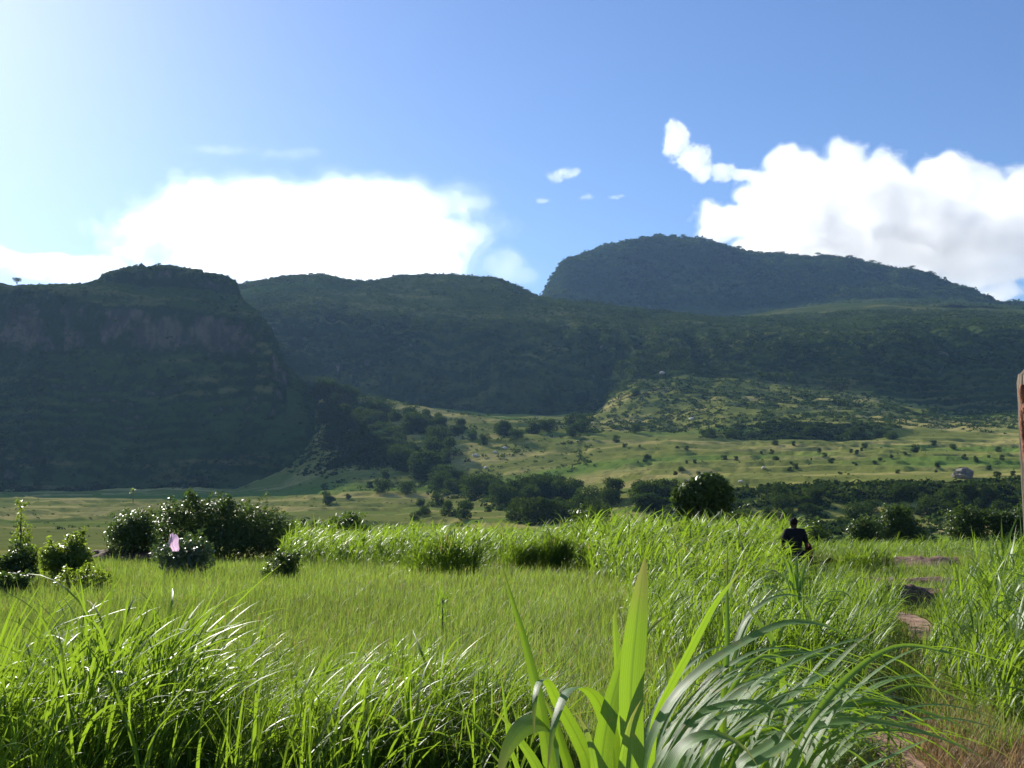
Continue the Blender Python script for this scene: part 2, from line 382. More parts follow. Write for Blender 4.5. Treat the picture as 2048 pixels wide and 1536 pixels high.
def sheet(name, U, Y, fn, mat, label=None):
    """a polar sheet of land: U = x/y ratios, Y = depths"""
    YY, UU = np.meshgrid(Y, U, indexing='ij'); X = UU * YY
    Z = fn(X, YY); n, m = YY.shape
    i = np.arange(n - 1)[:, None] * m + np.arange(m - 1)[None]
    Q = np.stack((i, i + 1, i + m + 1, i + m), -1).reshape(-1, 4)
    o = mesh_np(name, np.stack((X, YY, Z), -1), Q, mat, smooth=True)
    return tag(o, kind='structure')
px_cols = np.concatenate((np.arange(-1400, -120, 24), np.arange(-120, 2168, 3.0), np.arange(2168, 3400, 24)))
U = (px_cols - 1024) / F
Yg = np.concatenate((np.arange(64, 280, 4), np.arange(280, 320, 1.5), np.arange(320, 600, 3), np.arange(600, 870.1, 1.8)))
def join_ground():
    xs = np.concatenate((np.arange(-420, -60, 20), np.arange(-60, -20, 1.5), np.arange(-20, 20, .4), np.arange(20, 60, 1.5), np.arange(60, 421, 20)))
    ys = np.concatenate((np.arange(-300, -10, 20), np.arange(-10, 2, 1), np.arange(2, 30, .35), np.arange(30, 66.1, .9)))
    b = Buf()
    Y1, X1 = np.meshgrid(ys, xs, indexing='ij'); n, m = Y1.shape
    i = np.arange(n - 1)[:, None] * m + np.arange(m - 1)[None]
    b.add(np.stack((X1, Y1, ground_z(X1, Y1)), -1), np.stack((i, i + 1, i + m + 1, i + m), -1).reshape(-1, 4))
    YY, UU = np.meshgrid(Yg, U, indexing='ij'); X = UU * YY; n, m = YY.shape
    i = np.arange(n - 1)[:, None] * m + np.arange(m - 1)[None]
    b.add(np.stack((X, YY, ground_z(X, YY)), -1), np.stack((i, i + 1, i + m + 1, i + m), -1).reshape(-1, 4))
    return tag(b.build('ground', M['land'], smooth=True), kind='structure')
join_ground()
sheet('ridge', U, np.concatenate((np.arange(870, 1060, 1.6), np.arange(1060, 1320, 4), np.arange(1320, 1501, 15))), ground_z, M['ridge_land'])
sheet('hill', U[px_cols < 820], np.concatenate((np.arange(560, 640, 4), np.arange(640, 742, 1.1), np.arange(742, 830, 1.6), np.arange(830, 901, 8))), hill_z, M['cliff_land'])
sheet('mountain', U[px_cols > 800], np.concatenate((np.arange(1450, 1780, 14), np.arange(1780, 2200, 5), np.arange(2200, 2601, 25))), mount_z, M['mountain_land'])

def land_z(x, y):
    return np.maximum(ground_z(x, y), np.where((np.asarray(y) > 562) & (np.asarray(y) < 898), hill_z(x, y), -999))
_prof = {}
def on_land(px, py, ymin=215.0, ymax=1400.0):
    """the nearest point of the land seen along the ray through a place in the photograph"""
    k = round(px / 3)
    if k not in _prof:
        Y = np.arange(200, 1400, 1.5); X = (k * 3 - 1024) / F * Y
        _prof[k] = (Y, YH - (land_z(X, Y) - ZC) / Y * F)
    Y, q = _prof[k]; m = np.nonzero((q <= py) & (Y > ymin) & (Y < ymax))[0]
    if not len(m): return None
    y = Y[m[0]]; x = (px - 1024) / F * y
    return np.array((x, y, float(land_z(np.array([x]), np.array([y]))[0])))
def flat(px, py):
    """the near ground: where the ray meets the field in front of the camera"""
    y = 3200. / max(py - 1045., 10); x = (px - 1024) / F * y
    return np.array((x, y, float(ground_z(np.array([x]), np.array([y]))[0])))
def gz(x, y): return float(ground_z(np.array([x]), np.array([y]))[0])

# ------------------------------------------------------------------ leaves, ribbons, culms
def quad_leaves(P, Nrm, size, asp=1.0, fold=.25, tint=None, jit=.7):
    """leaf-shaped quads at P facing roughly Nrm"""
    n = len(P); size = np.broadcast_to(size, (n,))[:, None]
    N = Nrm + rng.normal(0, jit, (n, 3)); N /= np.linalg.norm(N, axis=1)[:, None] + 1e-9
    A = np.cross(N, rng.normal(0, 1, (n, 3))); A /= np.linalg.norm(A, axis=1)[:, None] + 1e-9
    B = np.cross(N, A)
    L = size * .5 * asp
    V = np.stack((P - A * L, P + B * size * .36 + N * size * fold * .5, P + A * L, P - B * size * .36 + N * size * fold * .5), 1)
    Q = np.arange(n * 4).reshape(n, 4)
    t = rng.random(n) if tint is None else np.clip(tint + rng.normal(0, .13, n), 0, 1)
    return V.reshape(-1, 3), Q, np.repeat(t, 4)

def lobes_pts(lobes, n, shell=.55):
    """points through the outer part of several ellipsoid lobes (cx,cy,cz,rx,ry,rz)"""
    L = np.array(lobes, float); wgt = (L[:, 3] * L[:, 4] + L[:, 4] * L[:, 5] + L[:, 3] * L[:, 5]); wgt /= wgt.sum()
    k = rng.choice(len(L), n, p=wgt)
    d = rng.normal(0, 1, (n, 3)); d /= np.linalg.norm(d, axis=1)[:, None]
    r = shell + (1.08 - shell) * rng.random(n) ** .6
    P = L[k, :3] + d * L[k, 3:] * r[:, None]
    return P, d

def scrub_mass(name, P, size, K, mat, tint, sq=.8, zoff=.35):
    """a far-off cover of shrubs: K leaf clumps on every shrub"""
    n = len(P)
    d = rng.normal(0, 1, (n, K, 3)); d[..., 2] = np.abs(d[..., 2]) * .9 + .1; d /= np.linalg.norm(d, axis=2)[..., None]
    r = (.55 + .5 * rng.random((n, K)))[..., None] * size[:, None, None]
    C = P[:, None] + d * r * np.array((1, 1, sq)) ; C[..., 2] += size[:, None] * (zoff - .35)
    t = np.repeat(tint, K)
    V, Q, tt = quad_leaves(C.reshape(-1, 3), d.reshape(-1, 3), np.repeat(size, K) * rng.uniform(.5, .95, n * K), 1.0, .3, t, .5)
    o = mesh_np(name, V, Q, mat, attrs={'tint': tt})
    return o

def ribbons(base, az, th0, bend, length, width, segs=5, p=1.5, twist=None, fold=0, wprof='leaf', lift=None):
    """arching leaf blades. th0 = lean from the vertical at the base, bend = further lean by the tip"""
    n = len(base); s = np.linspace(0, 1, segs + 1)
    th = th0[:, None] + bend[:, None] * s[None] ** p
    dl = (length / segs)[:, None]
    dirx = np.cos(az); diry = np.sin(az)
    sx = np.concatenate((np.zeros((n, 1)), np.cumsum(np.sin((th[:, :-1] + th[:, 1:]) / 2) * dl, 1)), 1)
    sz = np.concatenate((np.zeros((n, 1)), np.cumsum(np.cos((th[:, :-1] + th[:, 1:]) / 2) * dl, 1)), 1)
    C = np.stack((base[:, 0, None] + sx * dirx[:, None], base[:, 1, None] + sx * diry[:, None], base[:, 2, None] + sz), -1)
    side = np.stack((-diry, dirx, np.zeros(n)), -1)[:, None]
    nor = np.stack((-np.cos(th) * dirx[:, None], -np.cos(th) * diry[:, None], np.sin(th)), -1)
    if twist is not None:
        a = twist[:, None] * s[None]; ca, sa = np.cos(a)[..., None], np.sin(a)[..., None]
        side, nor = side * ca + nor * sa, nor * ca - side * sa
    else: side = np.broadcast_to(side, nor.shape)
    wp = np.minimum(1, .45 + s * 3.5) * (1 - s ** 2.6) if wprof == 'leaf' else (1 - .85 * s)
    wp = np.maximum(wp, .03)
    wd = (width[:, None] * wp[None] * .5)[..., None]
    if fold:
        V = np.stack((C - side * wd, C - nor * wd * fold, C + side * wd), 2); c = 3
    else:
        V = np.stack((C - side * wd, C + side * wd), 2); c = 2
    i = (np.arange(n)[:, None, None] * (segs + 1) + np.arange(segs)[None, :, None]) * c + np.arange(c - 1)[None, None]
    Q = np.stack((i, i + 1, i + c + 1, i + c), -1).reshape(-1, 4)
    return V.reshape(-1, 3), Q, (segs + 1) * c

def culm_protos(m, nl, llen, lwid, seed, segs=5, hstem=.75, droop=1.5):
    """grass stalks one metre tall: a thin stem and alternate arching leaves"""
    g = np.random.default_rng(seed); out = []
    for k in range(m):
        L = g.integers(nl[0], nl[1] + 1)
        hs = np.sort(g.uniform(.05, hstem, L)); base = np.stack((g.normal(0, .012, L), g.normal(0, .012, L), hs), -1)
        az = np.where(g.random(L) < .62, g.normal(0, .75, L), g.uniform(0, 6.28, L))
        up = g.random(L) < .3
        th0 = np.where(up, g.uniform(.05, .25, L), g.uniform(.15, .6, L)); bd = np.where(up, g.uniform(.1, .5, L), g.uniform(.6, droop, L) + .4)
        ln = g.uniform(llen[0], llen[1], L) * np.where(up, .9, 1); wd = g.uniform(lwid[0], lwid[1], L)
        V, Q, c = ribbons(base, az, th0, bd, ln, wd, segs, 1.4, g.normal(0, .7, L))
        t = np.repeat(np.clip(g.normal(.5, .22, L), 0, 1), c); d = np.repeat((g.random(L) < .03) * .8, c)
        V2, Q2, c2 = ribbons(np.zeros((1, 3)), np.array([0.]), np.array([.03]), np.array([.12]), np.array([hstem + .1]), np.array([.008]), 3, wprof='stem')
        out.append((np.concatenate((V, V2)), np.concatenate((Q, Q2 + len(V))), np.concatenate((t, np.full(c2, .45))), np.concatenate((d, np.zeros(c2)))))
    return out

def plant_culms(name, XY, hgt, protos, mat, tint, dry=None, wind=.12, parent=None, origin=None, rot=None):
    """stand copies of the stalks on the ground as one mass of grass"""
    n = len(XY); z = ground_z(XY[:, 0], XY[:, 1]) - .02
    k = rng.integers(0, len(protos), n); ang = rng.normal(0, .7, n) if rot is None else rot
    b = Buf()
    for q, (V, Q, t, d) in enumerate(protos):
        s = np.nonzero(k == q)[0]
        if not len(s): continue
        h = hgt[s][:, None]; ca, sa = np.cos(ang[s])[:, None], np.sin(ang[s])[:, None]
        x = V[None, :, 0] * ca - V[None, :, 1] * sa; y = V[None, :, 0] * sa + V[None, :, 1] * ca; zz = np.broadcast_to(V[None, :, 2], x.shape)
        lx = rng.normal(wind, .14, len(s))[:, None]; ly = rng.normal(0, .14, len(s))[:, None]
        x = (x + lx * zz ** 2) * h + XY[s, 0, None]; y = (y + ly * zz ** 2) * h + XY[s, 1, None]; zz = zz * h + z[s][:, None]
        VV = np.stack((x, y, zz), -1)
        if origin is not None: VV = VV - np.asarray(origin)
        QQ = (Q[None] + (np.arange(len(s)) * len(V))[:, None, None]).reshape(-1, 4)
        tt = np.clip(t[None] * .55 + tint[s][:, None] * .6 - .08, 0, 1)
        dd = np.broadcast_to(d[None], x.shape) if dry is None else np.clip(d[None] + dry[s][:, None], 0, 1)
        b.add(VV.reshape(-1, 3), QQ, tint=tt.ravel(), dry=dd.ravel())
    return b.build(name, mat, parent, smooth=True)

def in_poly(P, x, y):
    P = np.array(P, float); c = np.zeros(len(x), bool); j = len(P) - 1
    for i in range(len(P)):
        a = ((P[i, 1] > y) != (P[j, 1] > y)) & (x < (P[j, 0] - P[i, 0]) * (y - P[i, 1]) / (P[j, 1] - P[i, 1] + 1e-9) + P[i, 0]); c ^= a; j = i
    return c
def scatter(poly, n, ypow=1.0):
    """n ground points inside a polygon of (px, depth) corners"""
    P = np.array(poly, float); lo, hi = P.min(0), P.max(0); out = []; tot = 0
    while tot < n:
        px = rng.uniform(lo[0], hi[0], n * 2); q = rng.random(n * 2)
        Y = (lo[1] ** ypow + q * (hi[1] ** ypow - lo[1] ** ypow)) ** (1 / ypow)
        m = in_poly(P, px, Y); px, Y = px[m], Y[m]
        out.append(np.stack(((px - 1024) / F * Y, Y), -1)); tot += len(px)
    return np.concatenate(out)[:n]
def scatter_px(poly, n):
    P = np.array(poly, float); lo, hi = P.min(0), P.max(0); out = []
    while len(out) < n:
        a, b = rng.uniform(lo, hi)
        if in_poly(P, np.array([a]), np.array([b]))[0]: out.append((a, b))
    return out

# the footpath, and how far a ground point is from it
PATH = np.array(((2.2, 3.0), (2.45, 5.5), (2.75, 7.2), (3.5, 9.3), (5.0, 12.0), (6.2, 15.0), (6.5, 17.5), (6.05, 20.5), (6.6, 24), (8.2, 30), (10.5, 37)))
def path_x(y): return np.interp(y, PATH[:, 1], PATH[:, 0])

# ------------------------------------------------------------------ far cover of shrubs and woods
def slope(fn, x, y):
    e = 1.5; return np.hypot((fn(x + e, y) - fn(x - e, y)) / (2 * e), (fn(x, y + e) - fn(x, y - e)) / (2 * e))
def cover(name, fn, pxr, yr, n, size, K, dens, tint0, label, kind_mat='scrub', sink=0.0):
    px = rng.uniform(*pxr, n); Y = rng.uniform(*yr, n); x = (px - 1024) / F * Y; s = slope(fn, x, Y)
    keep = rng.random(n) < dens(px, Y, s, x)
    x, Y = x[keep], Y[keep]; P = np.stack((x, Y, fn(x, Y) - sink), -1); m = len(P)
    t = np.clip(tint0 + 1.6 * fbm(x / 45, Y / 45, 91, 2) + rng.normal(0, .15, m), 0, 1)
    o = scrub_mass(name, P, rng.uniform(*size, m) * (.75 + .9 * rng.random(m) ** 3), K, M[kind_mat], t)
    return tag(o, label, kind='stuff')
def patch(x, y, s, seed): return sstep(-.02, .16, fbm(x / s, y / s, seed, 3))

cover('scrub', hill_z, (-300, 700), (615, 742), 15000, (.8, 1.9), 14,
      lambda px, Y, s, x: np.clip(.08 + .6 * patch(x, Y, 22, 101), 0, .7) * (1 - .2 * (Y > 712)) * (Y < 738), .35, 'dark scrub covering the shaded face of the left hill')
cover('scrub', hill_z, (-300, 500), (734, 835), 5200, (.7, 1.5), 14,
      lambda px, Y, s, x: .06 + .35 * (s > .7) + .3 * patch(x, Y, 14, 102) * (Y > 784), .5, 'low scrub along the rim and rocky cap of the left hill')
cover('scrub', ground_z, (380, 2200), (876, 1040), 17000, (1.3, 2.8), 13,
      lambda px, Y, s, x: np.clip(.35 + .6 * patch(x, Y, 30, 103), 0, 1), .4, 'dark bush covering the shaded cliffs of the long ridge')
cover('scrub', ground_z, (380, 2200), (1030, 1330), 19000, (1.1, 2.6), 12,
      lambda px, Y, s, x: np.clip(.3 + .7 * patch(x, Y, 40, 104) + .3 * (px > 1080), 0, 1), .45, 'scattered bush over the rounded tops of the long ridge')
cover('scrub', ground_z, (1140, 2200), (640, 985), 42000, (.8, 2.0), 12,
      lambda px, Y, s, x: np.clip(np.where(ground_z(x, Y, True) > .58, .28 + .5 * patch(x, Y, 26, 105), .02 + .10 * patch(x, Y, 26, 118)) * (1 + (Y > 930)), 0, 1), .4, 'dark shrubs along the banks of the terraced slope')
cover('scrub', ground_z, (640, 1200), (480, 760), 2600, (.9, 2.0), 14,
      lambda px, Y, s, x: np.clip(.15 + .5 * (s > .6) + .3 * patch(x, Y, 20, 106), 0, 1), .4, 'shrubs among the grassy terraces of the middle knoll')
cover('woodland', mount_z, (1060, 2200), (1800, 2200), 15000, (3.2, 6.2), 12,
      lambda px, Y, s, x: np.clip(.55 + .5 * patch(x, Y, 90, 107), 0, 1), .4, 'dense bluish woodland covering the far mountain', sink=1.0)
cover('woodland', mount_z, (1000, 2200), (1450, 1810), 6000, (2.0, 4.0), 11,
      lambda px, Y, s, x: np.clip(.1 + .7 * patch(x, Y, 90, 108), 0, 1), .5, 'patchy bush on the foothills under the far mountain')
cover('scrub', ground_z, (1180, 2200), (284, 318), 4200, (.6, 1.7), 14,
      lambda px, Y, s, x: np.clip(.4 + .6 * (s > .4), 0, 1) * (px > 1290), .35, 'dark thicket along the low rocky bank')
cover('scrub', ground_z, (-100, 2200), (225, 640), 4200, (.25, .7), 11,
      lambda px, Y, s, x: np.clip(.05 + .5 * patch(x, Y, 35, 109) + .3 * (s > .4), 0, 1) * ((Y < 600) | (px > 1200)), .5, 'small shrubs dotted over the far fields')

cover('thicket', ground_z, (1290, 2200), (120, 284), 3000, (.6, 1.9), 22,
      lambda px, Y, s, x: np.clip(.25 + .9 * patch(x, Y, 24, 111), 0, 1), .35, 'dark green thicket in the hollow before the rocky bank')
cover('thicket', ground_z, (700, 1360), (330, 520), 5200, (.7, 2.2), 16,
      lambda px, Y, s, x: 1.0 * (np.abs((YH - (ground_z(x, Y) - ZC) / Y * F) - np.interp(px, [725, 790, 850, 900, 960, 1010, 1080, 1150, 1210, 1280, 1345], [905, 936, 958, 974, 988, 1000, 998, 1004, 1010, 1012, 1010])) < 15 + 12 * patch(x, Y, 14, 112)) * .55, .35, 'dark undergrowth between the gully trees')
cover('thicket', ground_z, (575, 770), (540, 760), 3600, (.9, 2.4), 15,
      lambda px, Y, s, x: np.clip(.45 + .5 * patch(x, Y, 16, 113), 0, 1) * (.45 + .55 * sstep(-.25, .25, (px - 655) / 55 + 1.6 * fbm(x / 9, Y / 9, 114, 3))) * sstep(-.3, .3, (Y - np.interp(px, [575, 600, 680, 740, 770], [600, 590, 565, 548, 545])) / 22 - .4 + 1.4 * fbm(x / 8, Y / 8, 117, 3)), .35, 'dark undergrowth at the right foot of the left hill')
cover('thicket', ground_z, (1400, 1800), (612, 652), 2400, (.9, 2.3), 15,
      lambda px, Y, s, x: np.clip(1 - np.abs(px - 1610) / 210 + .8 * fbm(x / 12, Y / 12, 115, 3), 0, 1), .3, 'dark thicket along the scarp at the foot of the terraces')
cover('scrub', ground_z, (1160, 1420), (690, 985), 1500, (.9, 2.4), 14,
      lambda px, Y, s, x: np.clip(.1 + .9 * patch(x, Y, 18, 116), 0, 1), .35, 'dark shrubs along the ragged left side of the terraced slope')
# ------------------------------------------------------------------ trees one can tell apart
def make_tree(name, seed, h, cw, trunk_h, nleaf, leaf, flat_top=False, mat='tree_leaf', open_=.45):
    g = random.Random(seed); root = empty(name, (0, 0, 0)); lobes = []; tb = Buf()
    n = g.randint(8, 11)
    pts = [(0, 0, -.3)] + [(g.uniform(-.03, .03) * h, g.uniform(-.03, .03) * h, trunk_h * q) for q in (.4, .75, 1.1)]
    tb.add(*tube(pts, [h * .04, h * .032, h * .027, h * .02]))
    for k in range(n):
        a = k / n * 6.283 + g.uniform(-.4, .4); r = cw * (.5 if k else .05) * g.uniform(.35, .75)
        zc = trunk_h + (h - trunk_h) * (g.uniform(.55, .8) if flat_top else (g.uniform(.0, .2) if k % 3 == 1 else g.uniform(.15, .74)))
        s = cw * g.uniform(.2, .34)
        lobes.append((r * math.cos(a), r * math.sin(a), zc, s * (1.25 if flat_top else 1), s * (1.25 if flat_top else 1), s * (.5 if flat_top else .85)))
        tb.add(*tube([(0, 0, trunk_h * g.uniform(.5, .9)), (r * .5 * math.cos(a), r * .5 * math.sin(a), (trunk_h + zc) * .5), (r * math.cos(a), r * math.sin(a), zc)], [h * .02, h * .014, h * .006], 5))
    tb.build('trunk', M['bark'], root, True)
    P, d = lobes_pts(lobes, nleaf, open_)
    d[:, 2] += .3
    V, Q, t = quad_leaves(P, d, rng.uniform(.6, 1.2, nleaf) * leaf, 1.25, .3, np.repeat(.5, nleaf))
    mesh_np('crown', V, Q, M[mat], root, attrs={'tint': t})
    return root
PROTO = [make_tree('tree', 100 + k, 10, [9, 8, 11, 7.5, 10, 9.5][k], [1.0, 1.5, .9, 1.2, .8, 1.7][k], 1900, .72) for k in range(6)]
FLAT = [make_tree('tree', 140 + k, 10, 12, 5.5, 520, .85, True) for k in range(3)]
for o in PROTO + FLAT: o.location = (0, -900, -50)
KIDS = {o.name: [q for q in bpy.data.objects if q.parent == o] for o in PROTO + FLAT}
def put_tree(src, p, h, label, group, rz=None, wide=1.0, name=None, cat='tree'):
    o = src.copy(); COL.objects.link(o)
    if name: o.name = name
    for ch in KIDS[src.name]:
        k = ch.copy(); COL.objects.link(k); k.parent = o
    s = h / 10.0; o.location = tuple(map(float, p)); o.scale = (s * wide, s * wide, s); o.rotation_euler = (0, 0, rnd.uniform(0, 6.28) if rz is None else rz)
    return tag(o, label, cat, group)
def tree_px(px, py, hpx, label, group, src=None, wide=None, ymin=215, name=None, cat='tree'):
    p = on_land(px, py, ymin)
    if p is None: return None
    return put_tree(src or rnd.choice(PROTO), p - np.array((0, 0, .2)), hpx / F * p[1], label, group, wide=wide or rnd.uniform(.9, 1.25), name=name, cat=cat)

G1 = 'dark trees standing apart on the sunlit meadow'
for px, py, h, lb in (
    (658, 1011, 26, 'rounded dark tree alone on the straw-coloured strip at the foot of the left hill'),
    (697, 998, 13, 'tiny dark bush-like tree just right of the tip of the hill shadow'),
    (740, 977, 18, 'small tree left of the round tree in the meadow under the left hill'),
    (766, 987, 32, 'round dark tree with a clear trunk on the meadow below the hill shadow'),
    (771, 958, 22, 'dark tree on the lit tongue of grass above the round meadow tree'),
    (812, 989, 30, 'ragged twin-headed tree right of the round meadow tree'),
    (841, 1012, 18, 'small tree on the slope below the ragged twin-headed tree'),
    (873, 1013, 30, 'tree with a bare leaning stem at the upper left of the meadow trio'),
    (898, 1033, 36, 'broad dark tree in the middle of the meadow trio'),
    (930, 1038, 42, 'tallest tree of the meadow trio, dark and upright'),
    (850, 1030, 22, 'low round tree left of the meadow trio'),
    (832, 1043, 24, 'lowest dark tree left of the meadow trio, just above the tall grass'),
    (976, 1024, 15, 'small pale bush-like tree right of the meadow trio'),
    (918, 1054, 13, 'little tree just below the meadow trio'),
    (645, 792, 42, 'broad hazy tree on the dark saddle at the right end of the left hill'),
    (1098, 812, 24, 'pale hazy tree in the shade at the foot of the ridge'),
    (1163, 806, 22, 'second pale hazy tree in the shade at the foot of the ridge, farther right'),
    (1272, 792, 18, 'hazy tree at the left foot of the terraced slope'),
    (1271, 866, 20, 'small upright tree on the grass below the terraced slope'),
    (1233, 884, 16, 'stubby tree at the left edge of the broad green plateau'),
    (1830, 905, 20, 'dark upright tree near the far edge of the green plateau, right side'),
    (1925, 955, 24, 'dark tree against the squat outcrop on the plateau'),
):
    tree_px(px, py, h, lb, G1)
for px, py, h in ((1040, 1046, 58), (1068, 1050, 66), (1098, 1048, 60), (1122, 1044, 52), (1150, 1040, 50), (1180, 1040, 44), (1208, 1042, 40)):
    tree_px(px, py, h, 'big dark tree in the clump at the lower end of the gully', 'dark trees clumped at the lower end of the gully')
LINE = np.array(((725, 905), (790, 938), (850, 962), (900, 978), (960, 993), (1010, 1003), (1080, 1000), (1150, 1006), (1210, 1014), (1280, 1014), (1345, 1010)))
for k in range(60):
    px = rnd.uniform(725, 1345); py = float(np.interp(px, LINE[:, 0], LINE[:, 1])) + rnd.uniform(-16, 12)
    tree_px(px, py, rnd.uniform(30, 56), 'dark tree in the wooded gully that runs down to the meadow', 'trees crowded along the gully')
for a, b in scatter_px(((645, 790), (700, 812), (760, 822), (850, 845), (930, 862), (1010, 868), (1120, 850), (1185, 850), (1195, 868), (1110, 880), (1010, 885), (950, 900), (905, 930), (850, 945), (740, 900), (690, 860)), 62):
    tree_px(a, b, rnd.uniform(20, 42), 'dark tree on the wooded flank of the terraced knoll', 'trees on the wooded knoll')
for k in range(44):
    px = rnd.uniform(1320, 2120)
    tree_px(px, rnd.uniform(1004, 1046), rnd.uniform(24, 50), 'dark tree below the low rocky bank', 'trees below the rocky bank', ymin=150)
for k in range(24):
    px = rnd.uniform(1400, 1790)
    tree_px(px, 880 - abs(px - 1620) * .01 + rnd.uniform(-8, 1), rnd.uniform(11, 24), 'dark tree in the band at the foot of the terraces', 'trees banded along the foot of the terraces')
for a, b in scatter_px(((1215, 895), (1400, 885), (1700, 892), (2040, 890), (2040, 955), (1700, 950), (1350, 960), (1230, 930)), 58):
    tree_px(a, b, rnd.uniform(5, 13), 'tiny dark bush dotted on the broad green plateau', 'bushes dotted over the plateau', name='shrub', cat='bush')
for a, b in scatter_px(((640, 810), (665, 792), (700, 805), (760, 835), (800, 900), (850, 955), (795, 938), (745, 925), (700, 922), (668, 895), (645, 850)), 44):
    tree_px(a, b, rnd.uniform(26, 46), 'dark tree in the wood where the left hill runs down to the gully', 'trees at the right foot of the left hill')
# flat-topped trees along the mountain skyline, and one on the rim of the left hill
for k in range(44):
    px = rnd.choice((rnd.uniform(1130, 1990), rnd.uniform(1300, 1480), rnd.uniform(1550, 1740)))
    Y = np.arange(1950, 2300, 3.0); x = (px - 1024) / F * Y; z = mount_z(x, Y); i = int(np.argmax((z - ZC) / Y))
    put_tree(rnd.choice(FLAT + PROTO[:2]), (x[i], Y[i], z[i] - 2), rnd.uniform(4.5, 10) / F * Y[i], 'flat-topped tree standing on the skyline of the far mountain', 'trees on the mountain skyline', wide=rnd.uniform(.8, 1.3))
x0 = (34 - 1024) / F * 745; put_tree(FLAT[0], (x0, 745, float(hill_z(np.array([x0]), np.array([745.]))[0]) - .3), 8.2, 'lone flat-topped tree on the rim of the left hill', None, wide=.6)
for o in PROTO + FLAT:
    for ch in KIDS[o.name]: bpy.data.objects.remove(ch)
    bpy.data.objects.remove(o)

# a fan palm by itself in the yellow strip
p = on_land(266, 1006); hp = 22 / F * p[1]
pal = tag(empty('palm_tree', p), 'lone fan palm with a small round head beyond the large bush', 'palm')
b = Buf(); b.add(*tube([(0, 0, -.2), (.05, 0, hp * .5), (0, 0, hp)], [.22, .17, .15])); b.build('trunk', M['bark'], pal, True)
n = 70; V, Q, c = ribbons(np.tile((0, 0, hp), (n, 1)) * 1.0, rng.uniform(0, 6.28, n), rng.uniform(.1, 2.0, n), rng.uniform(.2, .8, n), rng.uniform(1.4, 2.0, n), np.full(n, .38), 3)
mesh_np('crown', V, Q, M['light_leaf'], pal, attrs={'tint': np.repeat(rng.random(n), c)})

# boulders
def rock(name, p, r, mat, label, group, seed, sq=.7):
    import bmesh
    bm = bmesh.new(); bmesh.ops.create_icosphere(bm, subdivisions=3, radius=1)
    from mathutils import noise as mn
    for v in bm.verts:
        k = 1 + .35 * mn.noise(v.co * 1.3 + Vector((seed * 3.1, 0, 0))) + .15 * mn.noise(v.co * 3.4 + Vector((0, seed * 7., 0)))
        v.co = Vector((v.co.x * k * 1.25, v.co.y * k, v.co.z * k * sq))
    me = bpy.data.meshes.new(name); bm.to_mesh(me); bm.free(); me.materials.append(M[mat])
    o = bpy.data.objects.new(name, me); COL.objects.link(o); o.scale = (r, r, r); o.location = tuple(map(float, p + np.array((0, 0, r * sq * .4)))); o.rotation_euler = (0, 0, seed)
    return tag(o, label, 'boulder', group)
for k, (px, py, wpx, lb) in enumerate((
    (1467, 990, 9, 'pale boulder on the bank right of the leafy tree, left one of the pair'), (1478, 990, 8, 'pale boulder on the bank right of the leafy tree, right one of the pair'),
    (1527, 940, 7, 'whitish boulder alone in the middle of the green plateau'), (1481, 964, 8, 'pale boulder in the grass above the leafy tree'),
    (927, 860, 8, 'white boulder high on the terraced knoll'), (1009, 898, 9, 'bright white boulder right of centre on the knoll side'),
    (990, 906, 7, 'small white boulder just below the bright one on the knoll side'), (951, 913, 11, 'broad pale boulder by the bright green hollow'),
    (972, 937, 8, 'pale boulder at the edge of the gully trees'), (1383, 840, 9, 'white boulder low on the terraced slope'), (1325, 748, 9, 'pale boulder near the apex of the terraced slope'))):
    p = on_land(px, py)
    if p is not None: rock('boulder', p, wpx / F * p[1] * .5, 'pale_rock', lb, 'pale boulders scattered over the slopes', k)
p = on_land(1925, 957); rock('rock_outcrop', p, 19 / F * p[1], 'rock', 'squat dark rock outcrop on the right of the green plateau', None, 33, .75)
p = flat(1598, 1100); rock('boulder', np.array((34.0, 118, gz(34., 118) + 4.6)), .5, 'pale_rock', 'pale leaning stone beyond the walking person', None, 5, 1.3) if False else None

